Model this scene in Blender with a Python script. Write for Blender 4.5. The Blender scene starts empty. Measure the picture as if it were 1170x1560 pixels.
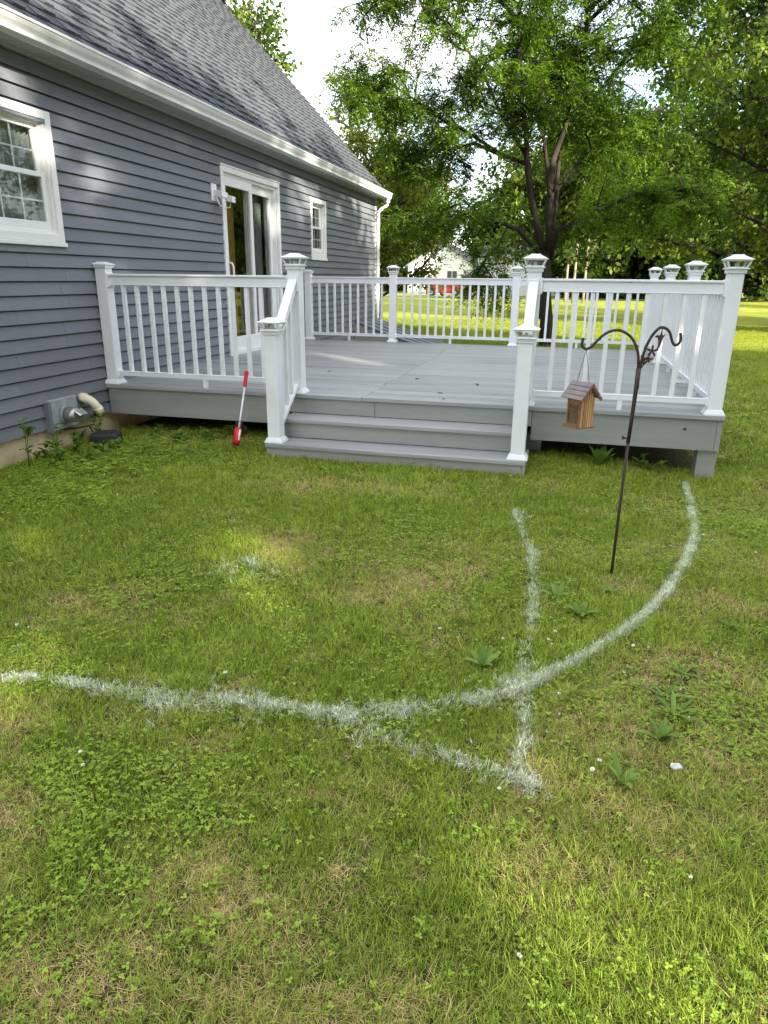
import bpy, bmesh, math, random
import numpy as np
from mathutils import Vector, Matrix

sc = bpy.context.scene
COL = sc.collection
random.seed(7)
RNG = np.random.default_rng(11)
R = math.radians

# ------------------------------------------------------------------ camera
CAM = np.array([3.98949, -5.48822, 1.35449])
YAW, PITCH, ROLL, FPX = 0.24645, 0.325314, 0.011456, 1057.705
def cam_axes():
    cy, sy, cp, sp = math.cos(YAW), math.sin(YAW), math.cos(PITCH), math.sin(PITCH)
    f = np.array([-sy*cp, cy*cp, -sp]); r = np.array([cy, sy, 0.0]); u = np.cross(r, f)
    c, s = math.cos(ROLL), math.sin(ROLL)
    return c*r+s*u, -s*r+c*u, f
AX_R, AX_U, AX_F = cam_axes()
cam_data = bpy.data.cameras.new('camera')
cam = bpy.data.objects.new('camera', cam_data); COL.objects.link(cam)
cam_data.sensor_fit = 'HORIZONTAL'; cam_data.sensor_width = 36.0
cam_data.lens = FPX/1170.0*36.0
cam_data.clip_start = 0.05; cam_data.clip_end = 2000.0
cam.matrix_world = Matrix([[AX_R[0], AX_U[0], -AX_F[0], CAM[0]], [AX_R[1], AX_U[1], -AX_F[1], CAM[1]],
                           [AX_R[2], AX_U[2], -AX_F[2], CAM[2]], [0, 0, 0, 1]])
sc.camera = cam

# ------------------------------------------------------------------ sky, sun, exposure
SUN_EL, SUN_AZ = 20.0, 131.0          # azimuth clockwise from +Y
SUN_STRENGTH, SKY_STRENGTH, EXPOSURE = 4.6, 0.15, 1.85
sun_dir = Vector((math.sin(R(SUN_AZ))*math.cos(R(SUN_EL)), math.cos(R(SUN_AZ))*math.cos(R(SUN_EL)), math.sin(R(SUN_EL))))
world = bpy.data.worlds.new('World'); sc.world = world; world.use_nodes = True
wt = world.node_tree; wt.nodes.clear()
sky = wt.nodes.new('ShaderNodeTexSky'); sky.sky_type = 'NISHITA'; sky.sun_disc = False
sky.sun_elevation = R(SUN_EL); sky.sun_rotation = R(SUN_AZ); sky.altitude = 100; sky.dust_density = 1.0
tc = wt.nodes.new('ShaderNodeTexCoord'); mp = wt.nodes.new('ShaderNodeMapping')
mp.inputs['Scale'].default_value = (1.0, 1.0, 2.2); mp.inputs['Location'].default_value = (0.35, 0.0, 0.1)
nz = wt.nodes.new('ShaderNodeTexNoise'); nz.inputs['Scale'].default_value = 2.6; nz.inputs['Detail'].default_value = 7; nz.inputs['Roughness'].default_value = 0.58
ramp = wt.nodes.new('ShaderNodeValToRGB'); ramp.color_ramp.elements[0].position = 0.37; ramp.color_ramp.elements[1].position = 0.60
mixc = wt.nodes.new('ShaderNodeMix'); mixc.data_type = 'RGBA'
mixc.inputs['B'].default_value = (5.0, 5.0, 5.05, 1)
bg = wt.nodes.new('ShaderNodeBackground'); bg.inputs['Strength'].default_value = SKY_STRENGTH
wo = wt.nodes.new('ShaderNodeOutputWorld')
wt.links.new(tc.outputs['Generated'], mp.inputs['Vector']); wt.links.new(mp.outputs['Vector'], nz.inputs['Vector'])
wt.links.new(nz.outputs['Fac'], ramp.inputs['Fac']); wt.links.new(ramp.outputs['Color'], mixc.inputs['Factor'])
wt.links.new(sky.outputs['Color'], mixc.inputs['A']); wt.links.new(mixc.outputs['Result'], bg.inputs['Color'])
wt.links.new(bg.outputs['Background'], wo.inputs['Surface'])
sl = bpy.data.lights.new('sun', 'SUN'); sl.energy = SUN_STRENGTH; sl.angle = R(0.5); sl.color = (1.0, 0.92, 0.80)
so = bpy.data.objects.new('sun', sl); COL.objects.link(so); so.location = sun_dir*60
so.rotation_euler = sun_dir.to_track_quat('Z', 'Y').to_euler()
sc.view_settings.view_transform = 'Standard'; sc.view_settings.look = 'None'
sc.view_settings.exposure = EXPOSURE; sc.view_settings.gamma = 1.0; sc.view_settings.use_curve_mapping = False
sc.cycles.max_bounces = 8; sc.cycles.transparent_max_bounces = 12; sc.cycles.use_denoising = True; sc.cycles.denoiser = 'OPENIMAGEDENOISE'; sc.cycles.denoising_input_passes = 'RGB_ALBEDO_NORMAL'; sc.cycles.denoising_prefilter = 'NONE'

# ------------------------------------------------------------------ materials
def mat(name, color, rough=0.6, spec=0.4, var=0.0, vscale=6.0, stretch=(1, 1, 1), bump=0.0, bscale=60.0, metal=0.0,
        attr=None, attr_lo=0.7, attr_hi=1.3, color2=None, v2scale=2.0, detail=5, v2lo=0.42, v2hi=0.62):
    m = bpy.data.materials.new(name); m.use_nodes = True
    nt = m.node_tree; b = nt.nodes['Principled BSDF']
    b.inputs['Roughness'].default_value = rough; b.inputs['Specular IOR Level'].default_value = spec; b.inputs['Metallic'].default_value = metal
    geo = nt.nodes.new('ShaderNodeNewGeometry')
    mpn = nt.nodes.new('ShaderNodeMapping'); mpn.inputs['Scale'].default_value = stretch
    nt.links.new(geo.outputs['Position'], mpn.inputs['Vector'])
    col = nt.nodes.new('ShaderNodeRGB'); col.outputs[0].default_value = (*color, 1); out = col.outputs[0]
    def mult(o, fac_sock, lo, hi, flo=0.25, fhi=0.75):
        mr = nt.nodes.new('ShaderNodeMapRange'); mr.inputs['From Min'].default_value = flo; mr.inputs['From Max'].default_value = fhi
        mr.inputs['To Min'].default_value = lo; mr.inputs['To Max'].default_value = hi
        nt.links.new(fac_sock, mr.inputs['Value'])
        mm = nt.nodes.new('ShaderNodeMix'); mm.data_type = 'RGBA'; mm.blend_type = 'MULTIPLY'; mm.inputs['Factor'].default_value = 1
        nt.links.new(o, mm.inputs['A']); nt.links.new(mr.outputs['Result'], mm.inputs['B']); return mm.outputs['Result']
    if color2 is not None:
        n2 = nt.nodes.new('ShaderNodeTexNoise'); n2.inputs['Scale'].default_value = v2scale; n2.inputs['Detail'].default_value = 6
        nt.links.new(mpn.outputs['Vector'], n2.inputs['Vector'])
        mr = nt.nodes.new('ShaderNodeMapRange'); mr.inputs['From Min'].default_value = v2lo; mr.inputs['From Max'].default_value = v2hi
        nt.links.new(n2.outputs['Fac'], mr.inputs['Value'])
        mm = nt.nodes.new('ShaderNodeMix'); mm.data_type = 'RGBA'; mm.inputs['B'].default_value = (*color2, 1)
        nt.links.new(mr.outputs['Result'], mm.inputs['Factor']); nt.links.new(out, mm.inputs['A']); out = mm.outputs['Result']
    if var:
        n = nt.nodes.new('ShaderNodeTexNoise'); n.inputs['Scale'].default_value = vscale; n.inputs['Detail'].default_value = detail
        nt.links.new(mpn.outputs['Vector'], n.inputs['Vector']); out = mult(out, n.outputs['Fac'], 1-var, 1+var)
    if attr:
        a = nt.nodes.new('ShaderNodeAttribute'); a.attribute_name = attr
        out = mult(out, a.outputs['Fac'], attr_lo, attr_hi, 0, 1)
    nt.links.new(out, b.inputs['Base Color'])
    if bump:
        nb = nt.nodes.new('ShaderNodeTexNoise'); nb.inputs['Scale'].default_value = bscale; nb.inputs['Detail'].default_value = 4
        nt.links.new(mpn.outputs['Vector'], nb.inputs['Vector'])
        bp = nt.nodes.new('ShaderNodeBump'); bp.inputs['Strength'].default_value = bump; bp.inputs['Distance'].default_value = 0.01
        nt.links.new(nb.outputs['Fac'], bp.inputs['Height']); nt.links.new(bp.outputs['Normal'], b.inputs['Normal'])
    return m

def leaf_mat(name, dark, light, trans=0.4, instancer=False):
    m = bpy.data.materials.new(name); m.use_nodes = True
    nt = m.node_tree; nt.nodes.clear(); out = nt.nodes.new('ShaderNodeOutputMaterial')
    if instancer:
        a = nt.nodes.new('ShaderNodeAttribute'); a.attribute_name = 'tint'; a.attribute_type = 'INSTANCER'
        r = nt.nodes.new('ShaderNodeAttribute'); r.attribute_name = 'tone'
        mr = nt.nodes.new('ShaderNodeMapRange'); mr.inputs['To Min'].default_value = 0.38; mr.inputs['To Max'].default_value = 2.05
        nt.links.new(r.outputs['Fac'], mr.inputs['Value'])
        mx = nt.nodes.new('ShaderNodeMix'); mx.data_type = 'RGBA'; mx.blend_type = 'MULTIPLY'; mx.inputs['Factor'].default_value = 1
        nt.links.new(a.outputs['Color'], mx.inputs['A']); nt.links.new(mr.outputs['Result'], mx.inputs['B'])
    else:
        r = nt.nodes.new('ShaderNodeAttribute'); r.attribute_name = 'tone'
        mx = nt.nodes.new('ShaderNodeMix'); mx.data_type = 'RGBA'
        mx.inputs['A'].default_value = (*dark, 1); mx.inputs['B'].default_value = (*light, 1)
        nt.links.new(r.outputs['Fac'], mx.inputs['Factor'])
    c = mx.outputs['Result']
    d = nt.nodes.new('ShaderNodeBsdfPrincipled'); d.inputs['Roughness'].default_value = 0.5; d.inputs['Specular IOR Level'].default_value = 0.16
    t = nt.nodes.new('ShaderNodeBsdfTranslucent')
    g = nt.nodes.new('ShaderNodeMix'); g.data_type = 'RGBA'; g.blend_type = 'MULTIPLY'; g.inputs['Factor'].default_value = 1
    g.inputs['B'].default_value = (1.25, 1.35, 0.6, 1)
    nt.links.new(c, g.inputs['A']); nt.links.new(g.outputs['Result'], t.inputs['Color']); nt.links.new(c, d.inputs['Base Color'])
    ms = nt.nodes.new('ShaderNodeMixShader'); ms.inputs['Fac'].default_value = trans
    nt.links.new(d.outputs['BSDF'], ms.inputs[1]); nt.links.new(t.outputs['BSDF'], ms.inputs[2]); nt.links.new(ms.outputs['Shader'], out.inputs['Surface'])
    return m

def glass_mat(name, tint=(0.9, 0.93, 0.92), ior=1.5):
    m = bpy.data.materials.new(name); m.use_nodes = True
    nt = m.node_tree; nt.nodes.clear(); out = nt.nodes.new('ShaderNodeOutputMaterial')
    tr = nt.nodes.new('ShaderNodeBsdfTransparent'); tr.inputs['Color'].default_value = (*tint, 1)
    gl = nt.nodes.new('ShaderNodeBsdfGlossy'); gl.inputs['Roughness'].default_value = 0.02
    fr = nt.nodes.new('ShaderNodeLayerWeight'); fr.inputs['Blend'].default_value = 0.5
    pw = nt.nodes.new('ShaderNodeMath'); pw.operation = 'POWER'; pw.inputs[1].default_value = 4.5
    nt.links.new(fr.outputs['Facing'], pw.inputs[0])
    mr = nt.nodes.new('ShaderNodeMath'); mr.operation = 'MULTIPLY_ADD'; mr.inputs[1].default_value = 0.9; mr.inputs[2].default_value = 0.05; mr.use_clamp = True
    ms = nt.nodes.new('ShaderNodeMixShader')
    nt.links.new(pw.outputs[0], mr.inputs[0]); nt.links.new(mr.outputs[0], ms.inputs['Fac'])
    nt.links.new(tr.outputs[0], ms.inputs[1]); nt.links.new(gl.outputs[0], ms.inputs[2]); nt.links.new(ms.outputs[0], out.inputs['Surface'])
    return m

M = dict(
    siding=mat('siding_paint', (0.165, 0.175, 0.192), 0.55, 0.35, var=0.10, vscale=1.4, stretch=(1, .6, 3), bump=0.25, bscale=40, attr='tone', attr_lo=0.94, attr_hi=1.06),
    vinyl=mat('white_vinyl', (0.78, 0.79, 0.80), 0.38, 0.45, var=0.05, vscale=2.2, color2=(0.70, 0.71, 0.66), v2scale=3.5, v2lo=.52, v2hi=.80),
    trim=mat('white_trim', (0.76, 0.76, 0.73), 0.45, 0.4, var=0.05, vscale=4),
    gutter=mat('gutter_paint', (0.70, 0.70, 0.68), 0.4, 0.45, var=0.10, vscale=2.5, stretch=(1, .5, 6)),
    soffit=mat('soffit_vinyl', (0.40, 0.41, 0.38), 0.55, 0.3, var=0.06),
    deck=mat('deck_paint', (0.290, 0.300, 0.292), 0.42, 0.45, var=0.12, vscale=3.0, stretch=(.35, 4, 4), bump=0.2, bscale=24, attr='tone', attr_lo=0.84, attr_hi=1.12, color2=(0.21, 0.215, 0.205), v2scale=1.3, v2lo=.50, v2hi=.74),
    deckf=mat('fascia_paint', (0.265, 0.272, 0.252), 0.5, 0.4, var=0.13, vscale=2.2, stretch=(.35, 1, 5), bump=0.3, bscale=26, color2=(0.30, 0.30, 0.27), v2scale=.9),
    shingle=mat('asphalt_shingle', (0.090, 0.097, 0.105), 0.92, 0.10, var=0.25, vscale=90, bump=0.5, bscale=260, attr='tone', attr_lo=0.76, attr_hi=1.24),
    underlay=mat('roof_underlay', (0.05, 0.05, 0.05), 0.9, 0.1),
    concrete=mat('foundation_render', (0.62, 0.50, 0.32), 0.85, 0.15, var=0.22, vscale=6, bump=0.4, bscale=45),
    dark=mat('dark_interior', (0.06, 0.055, 0.05), 0.8, 0.2, var=0.2),
    curtain=mat('curtain_cloth', (0.27, 0.27, 0.26), 0.9, 0.1, var=0.08),
    tan=mat('tan_drape', (0.42, 0.23, 0.055), 0.85, 0.1, var=0.15, vscale=3, stretch=(1, 8, 1)),
    glass=glass_mat('window_glass'),
    lens=glass_mat('lamp_lens', (0.86, 0.88, 0.84)),
    metal=mat('galvanised_metal', (0.42, 0.42, 0.40), 0.35, 0.5, var=0.25, vscale=14, metal=0.8),
    ventbox=mat('grey_vent_block', (0.30, 0.33, 0.335), 0.55, 0.35, var=0.22, vscale=18),
    pvc=mat('cream_pvc', (0.78, 0.70, 0.52), 0.4, 0.45, var=0.06),
    black=mat('black_plastic', (0.018, 0.018, 0.02), 0.5, 0.4, var=0.25, vscale=20, bump=0.2, bscale=50),
    iron=mat('brown_iron', (0.045, 0.032, 0.026), 0.5, 0.45, var=0.35, vscale=40, metal=0.3, bump=0.2, bscale=120),
    rust=mat('rusty_ornament', (0.070, 0.034, 0.026), 0.65, 0.3, var=0.35, vscale=60, bump=0.3, bscale=150),
    cedar=mat('cedar_wood', (0.52, 0.30, 0.14), 0.65, 0.25, var=0.35, vscale=35, stretch=(1, 1, .15), bump=0.3, bscale=150),
    cedard=mat('weathered_cedar', (0.25, 0.14, 0.075), 0.75, 0.2, var=0.3, vscale=35, bump=0.3, bscale=150),
    slat=mat('grey_roof_slat', (0.225, 0.19, 0.185), 0.7, 0.25, var=0.15, vscale=40, stretch=(.2, 1, 1)),
    seed=mat('seed_fill', (0.20, 0.135, 0.07), 0.8, 0.2, var=0.6, vscale=170, bump=1.0, bscale=190),
    red=mat('red_plastic', (0.62, 0.012, 0.03), 0.35, 0.45, var=0.08),
    redp=mat('red_car_paint', (0.30, 0.010, 0.010), 0.25, 0.5),
    whitepl=mat('white_plastic', (0.78, 0.78, 0.77), 0.4, 0.45, var=0.05),
    clearpl=glass_mat('clear_plastic', (0.72, 0.73, 0.72)),
    carglass=mat('car_glass', (0.015, 0.018, 0.02), 0.1, 0.6),
    tyre=mat('tyre_rubber', (0.02, 0.02, 0.02), 0.8, 0.2),
    whouse=mat('white_clapboard', (0.80, 0.80, 0.76), 0.6, 0.3, var=0.03),
    groof=mat('grey_roofing', (0.20, 0.20, 0.20), 0.9, 0.15, var=0.2, vscale=4),
    patio=mat('hatch_paint', (0.16, 0.178, 0.20), 0.45, 0.4, var=0.15, vscale=2.5),
    bark=mat('tree_bark', (0.034, 0.028, 0.022), 0.9, 0.15, var=0.45, vscale=9, stretch=(1, 1, .25), bump=0.9, bscale=22),
    palebark=mat('pale_bark', (0.26, 0.22, 0.16), 0.85, 0.15, var=0.3, vscale=5, bump=0.4, bscale=18),
    road=mat('driveway_asphalt', (0.16, 0.16, 0.155), 0.9, 0.15, var=0.1),
    soil=mat('bare_soil', (0.10, 0.072, 0.045), 0.95, 0.1, var=0.35, vscale=12, bump=0.8, bscale=50),
    paint=mat('dried_paint_flake', (0.60, 0.60, 0.57), 0.7, 0.2, var=0.2, vscale=60),
    grass=leaf_mat('grass_blade', None, None, 0.30, True),
    stem=mat('weed_stem', (0.10, 0.16, 0.045), 0.7, 0.2, var=0.2),
    locust=leaf_mat('locust_leaf', (0.030, 0.068, 0.010), (0.155, 0.255, 0.026), 0.42),
    maple=leaf_mat('maple_leaf', (0.032, 0.068, 0.010), (0.165, 0.225, 0.024), 0.40),
    yellowish=leaf_mat('yellowing_leaf', (0.048, 0.074, 0.012), (0.240, 0.245, 0.045), 0.40),
    wood=leaf_mat('woodland_leaf', (0.024, 0.052, 0.009), (0.090, 0.130, 0.018), 0.32),
    weed=leaf_mat('weed_leaf', (0.065, 0.13, 0.018), (0.155, 0.245, 0.034), 0.3),
    plantain=leaf_mat('plantain_leaf', (0.105, 0.185, 0.032), (0.215, 0.305, 0.068), 0.25),
    flower=mat('clover_blossom', (0.72, 0.70, 0.62), 0.7, 0.2),
    deadleaf=mat('dead_leaf', (0.06, 0.045, 0.03), 0.8, 0.15),
    maroon=leaf_mat('maroon_leaf', (0.02, 0.012, 0.014), (0.05, 0.03, 0.03), 0.2),
)

# ------------------------------------------------------------------ helpers
def tag(o, label=None, cat=None, group=None, kind=None):
    if label: o['label'] = label
    if cat: o['category'] = cat
    if group: o['group'] = group
    if kind: o['kind'] = kind
    return o
def empty(name, loc=(0, 0, 0), label=None, cat=None, group=None, rz=0.0, parent=None):
    o = bpy.data.objects.new(name, None); COL.objects.link(o); o.location = loc; o.rotation_euler = (0, 0, rz)
    o.empty_display_size = 0.05; o.parent = parent
    return tag(o, label, cat, group)

class MB:
    def __init__(s): s.v = []; s.f = []; s.t = []; s.smooth = []
    def add(s, vs, fs, tone=0.5, smooth=False):
        o = len(s.v); s.v += [tuple(map(float, p)) for p in vs]
        for f in fs: s.f.append(tuple(i+o for i in f)); s.t.append(tone); s.smooth.append(smooth)
        return s
    def box(s, a, b, tone=0.5):
        (x0, y0, z0), (x1, y1, z1) = a, b
        return s.add([(x0, y0, z0), (x1, y0, z0), (x1, y1, z0), (x0, y1, z0), (x0, y0, z1), (x1, y0, z1), (x1, y1, z1), (x0, y1, z1)],
                     [(3, 2, 1, 0), (4, 5, 6, 7), (0, 1, 5, 4), (1, 2, 6, 5), (2, 3, 7, 6), (3, 0, 4, 7)], tone)
    def frustum(s, c, z0, z1, w0, w1, tone=0.5, d0=None, d1=None):
        d0 = d0 or w0; d1 = d1 or w1; x, y = c
        vs = [(x+sx*w0/2, y+sy*d0/2, z0) for sx, sy in ((-1, -1), (1, -1), (1, 1), (-1, 1))] + [(x+sx*w1/2, y+sy*d1/2, z1) for sx, sy in ((-1, -1), (1, -1), (1, 1), (-1, 1))]
        return s.add(vs, [(3, 2, 1, 0), (4, 5, 6, 7), (0, 1, 5, 4), (1, 2, 6, 5), (2, 3, 7, 6), (3, 0, 4, 7)], tone)
    def hexa(s, vs, tone=0.5):
        return s.add(vs, [(3, 2, 1, 0), (4, 5, 6, 7), (0, 1, 5, 4), (1, 2, 6, 5), (2, 3, 7, 6), (3, 0, 4, 7)], tone)
    def bar(s, p, q, w, h, up=(0, 0, 1), tone=0.5):
        p, q = Vector(p), Vector(q); d = (q-p).normalized(); side = d.cross(Vector(up)).normalized(); u = side.cross(d).normalized()
        a = side*w/2; b = u*h/2
        return s.hexa([p-a-b, p+a-b, q+a-b, q-a-b, p-a+b, p+a+b, q+a+b, q-a+b], tone)
    def tube(s, pts, rad, n=8, cap=True, tone=0.5):
        pts = [Vector(p) for p in pts]; m = len(pts)
        rad = rad if hasattr(rad, '__len__') else [rad]*m
        o = len(s.v); ref = Vector((0.31, 0.22, 0.92))
        for i, p in enumerate(pts):
            d = (pts[min(i+1, m-1)]-pts[max(i-1, 0)]).normalized()
            a = d.cross(ref)
            if a.length < 0.05: a = d.cross(Vector((1, 0, 0)))
            a.normalize(); b = d.cross(a)
            for k in range(n):
                t = 2*math.pi*k/n; s.v.append(tuple(p+(a*math.cos(t)+b*math.sin(t))*rad[i]))
        for i in range(m-1):
            for k in range(n):
                s.f.append((o+i*n+k, o+i*n+(k+1) % n, o+(i+1)*n+(k+1) % n, o+(i+1)*n+k)); s.t.append(tone); s.smooth.append(True)
        if cap:
            s.f.append(tuple(o+k for k in range(n))[::-1]); s.t.append(tone); s.smooth.append(False)
            s.f.append(tuple(o+(m-1)*n+k for k in range(n))); s.t.append(tone); s.smooth.append(False)
        return s
    def prism(s, prof, axis, a, b, tone=0.5):     # closed 2D profile extruded along axis 0/1/2
        n = len(prof); vs = []
        for t in (a, b):
            for (u, w) in prof:
                p = [0, 0, 0]; k = [i for i in range(3) if i != axis]; p[axis] = t; p[k[0]] = u; p[k[1]] = w; vs.append(p)
        fs = [(i, (i+1) % n, n+(i+1) % n, n+i) for i in range(n)] + [tuple(range(n))[::-1], tuple(range(n, 2*n))]
        return s.add(vs, fs, tone)
    def mesh(s, name, m=None):
        me = bpy.data.meshes.new(name); me.from_pydata(s.v, [], s.f)
        a = me.attributes.new('tone', 'FLOAT', 'FACE'); a.data.foreach_set('value', np.array(s.t, dtype=np.float32))
        me.polygons.foreach_set('use_smooth', np.array(s.smooth, dtype=bool))
        if m: me.materials.append(m)
        bm = bmesh.new(); bm.from_mesh(me); bmesh.ops.recalc_face_normals(bm, faces=bm.faces); bm.to_mesh(me); bm.free()
        me.update(); return me
    def build(s, name, m, parent=None, bevel=0.0, **kw):
        return link(name, s.mesh(name, m), parent, bevel, **kw)
def link(name, me, parent=None, bevel=0.0, loc=(0, 0, 0), **kw):
    o = bpy.data.objects.new(name, me); COL.objects.link(o); o.parent = parent; o.location = loc
    if bevel:
        b = o.modifiers.new('bevel', 'BEVEL'); b.width = bevel; b.segments = 2; b.limit_method = 'ANGLE'; b.harden_normals = False
    return tag(o, **kw)

def quads_mesh(name, V, T, m, nper=4):            # V: (N, nper, 3); T: (N,)
    N = len(V); me = bpy.data.meshes.new(name)
    me.vertices.add(N*nper); me.vertices.foreach_set('co', np.ascontiguousarray(V, dtype=np.float32).ravel())
    me.loops.add(N*nper); me.loops.foreach_set('vertex_index', np.arange(N*nper, dtype=np.int32))
    me.polygons.add(N); me.polygons.foreach_set('loop_start', np.arange(0, N*nper, nper, dtype=np.int32))
    a = me.attributes.new('tone', 'FLOAT', 'FACE'); a.data.foreach_set('value', np.clip(T, 0, 1).astype(np.float32))
    me.materials.append(m); me.update(calc_edges=True); me.validate(); return me

def smooth(a, b, x):
    t = np.clip((np.asarray(x, float)-a)/(b-a), 0, 1); return t*t*(3-2*t)
_perm = np.random.default_rng(5).random((256, 256))
def vnoise(x, y, s):
    x = np.asarray(x, float)*s+1000; y = np.asarray(y, float)*s+1000
    xi = np.floor(x).astype(int); yi = np.floor(y).astype(int); fx = x-xi; fy = y-yi
    fx = fx*fx*(3-2*fx); fy = fy*fy*(3-2*fy); P = lambda a, b: _perm[a % 256, b % 256]
    return (P(xi, yi)*(1-fx)+P(xi+1, yi)*fx)*(1-fy)+(P(xi, yi+1)*(1-fx)+P(xi+1, yi+1)*fx)*fy
def fbm(x, y, s): return (vnoise(x, y, s)+.5*vnoise(x+17, y+5, 2.1*s)+.25*vnoise(x+3, y+29, 4.3*s))/1.75
def gz(x, y):
    x = np.asarray(x, float); y = np.asarray(y, float)
    z = -0.085*smooth(3.85, 5.3, x)*smooth(-2.2, -0.3, y)*(1-smooth(3, 9, y))
    z = z-0.13*smooth(2.5, 9, y) - 0.04*smooth(1.2, -0.3, x)*(1-smooth(1, 3, y))
    near = smooth(-0.1, -0.8, y)+smooth(6, 9, y)
    return z + (fbm(x, y, 0.9)-0.5)*0.035*np.clip(near, 0, 1) + (fbm(x, y, 0.05)-0.5)*0.5*smooth(25, 70, y)
def G(px, py, z=0.0):                              # where a line of sight meets the ground
    d = AX_F+AX_R*(px-585)/FPX-AX_U*(py-780)/FPX; t = (z-CAM[2])/d[2]; p = CAM+t*d
    for _ in range(4):
        t = (float(gz(p[0], p[1]))+z-CAM[2])/d[2]; p = CAM+t*d
    return p

# ------------------------------------------------------------------ ground
def build_ground():
    def axis(lo, hi, c0, c1, fine, growth=1.16):
        a = list(np.arange(c0, c1+1e-6, fine)); s = fine
        while a[-1] < hi: s *= growth; a.append(a[-1]+s)
        s = fine; b = [c0]
        while b[-1] > lo: s *= growth; b.append(b[-1]-s)
        return np.array(b[1:][::-1]+a)
    xs = axis(-400, 400, -1.0, 8.0, 0.12); ys = axis(-60, 700, -5.5, 10, 0.12)
    X, Y = np.meshgrid(xs, ys, indexing='ij'); Z = gz(X, Y)
    V = np.stack([X, Y, Z], -1).reshape(-1, 3); nx, ny = len(xs), len(ys)
    i = np.arange((nx-1)*(ny-1)); a = (i//(ny-1))*ny+i % (ny-1)
    F = np.stack([a, a+ny, a+ny+1, a+1], -1)
    me = bpy.data.meshes.new('lawn'); me.vertices.add(len(V)); me.vertices.foreach_set('co', V.astype(np.float32).ravel())
    me.loops.add(F.size); me.loops.foreach_set('vertex_index', F.astype(np.int32).ravel())
    me.polygons.add(len(F)); me.polygons.foreach_set('loop_start', np.arange(0, F.size, 4, dtype=np.int32))
    me.polygons.foreach_set('use_smooth', np.ones(len(F), bool))
    m = bpy.data.materials.new('lawn_ground'); m.use_nodes = True; nt = m.node_tree; b = nt.nodes['Principled BSDF']
    b.inputs['Roughness'].default_value = 0.9; b.inputs['Specular IOR Level'].default_value = 0.1
    geo = nt.nodes.new('ShaderNodeNewGeometry')
    def noise(scale, detail, st=(1, 1, 1)):
        mpn = nt.nodes.new('ShaderNodeMapping'); mpn.inputs['Scale'].default_value = st; nt.links.new(geo.outputs['Position'], mpn.inputs['Vector'])
        n = nt.nodes.new('ShaderNodeTexNoise'); n.inputs['Scale'].default_value = scale; n.inputs['Detail'].default_value = detail
        n.inputs['Roughness'].default_value = 0.65
        nt.links.new(mpn.outputs['Vector'], n.inputs['Vector']); return n.outputs['Fac']
    def rmp(fac, stops):
        r = nt.nodes.new('ShaderNodeValToRGB'); e = r.color_ramp.elements
        e[0].position, e[0].color = stops[0][0], (*stops[0][1], 1); e[1].position, e[1].color = stops[-1][0], (*stops[-1][1], 1)
        for p, c in stops[1:-1]:
            k = e.new(p); k.color = (*c, 1)
        nt.links.new(fac, r.inputs['Fac']); return r.outputs['Color']
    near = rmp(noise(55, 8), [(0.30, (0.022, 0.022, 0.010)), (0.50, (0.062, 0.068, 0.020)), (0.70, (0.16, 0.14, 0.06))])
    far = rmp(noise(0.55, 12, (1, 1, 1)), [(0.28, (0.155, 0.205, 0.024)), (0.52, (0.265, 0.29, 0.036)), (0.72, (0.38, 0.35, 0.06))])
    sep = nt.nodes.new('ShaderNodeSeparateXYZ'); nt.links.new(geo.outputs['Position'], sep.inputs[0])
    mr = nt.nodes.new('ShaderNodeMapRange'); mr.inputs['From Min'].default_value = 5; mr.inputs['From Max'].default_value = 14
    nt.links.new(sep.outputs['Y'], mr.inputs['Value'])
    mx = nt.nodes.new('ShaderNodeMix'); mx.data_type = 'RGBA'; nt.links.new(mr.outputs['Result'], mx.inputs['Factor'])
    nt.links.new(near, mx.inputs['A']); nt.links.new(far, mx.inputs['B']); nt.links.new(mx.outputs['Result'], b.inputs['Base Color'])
    bp = nt.nodes.new('ShaderNodeBump'); bp.inputs['Strength'].default_value = 0.8; bp.inputs['Distance'].default_value = 0.03
    nt.links.new(noise(30, 8), bp.inputs['Height']); nt.links.new(bp.outputs['Normal'], b.inputs['Normal'])
    me.materials.append(m); me.update(calc_edges=True)
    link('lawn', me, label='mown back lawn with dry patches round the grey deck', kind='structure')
build_ground()
mb = MB()
for i in range(24):                                 # far driveway in front of the white house
    x0 = -60+i*3.4; x1 = x0+3.4
    f = lambda x: 55.5+0.30*(x+10)*0.35
    mb.add([(x, y, float(gz(x, y))+0.06) for x, y in ((x0, f(x0)-2.0), (x1, f(x1)-2.0), (x1, f(x1)+2.5), (x0, f(x0)+2.5))], [(0, 1, 2, 3)])
mb.build('driveway', M['road'], label='grey driveway in front of the far white house', kind='structure')

# ------------------------------------------------------------------ house
ZD = 0.4227
H = empty('house', (0, 0, 0), 'blue grey clapboard house with white trim and a dark shingle roof', 'house')
Y0, Y1 = -3.6, 9.37
ZB, ZT = 0.17, 2.86
openings = [(-2.05, -0.375, 1.635, 2.475), (2.50, 4.17, 0.46, 2.515), (5.495, 6.125, 1.685, 2.47)]   # window, door, small window (y0, y1, z0, z1)
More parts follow.
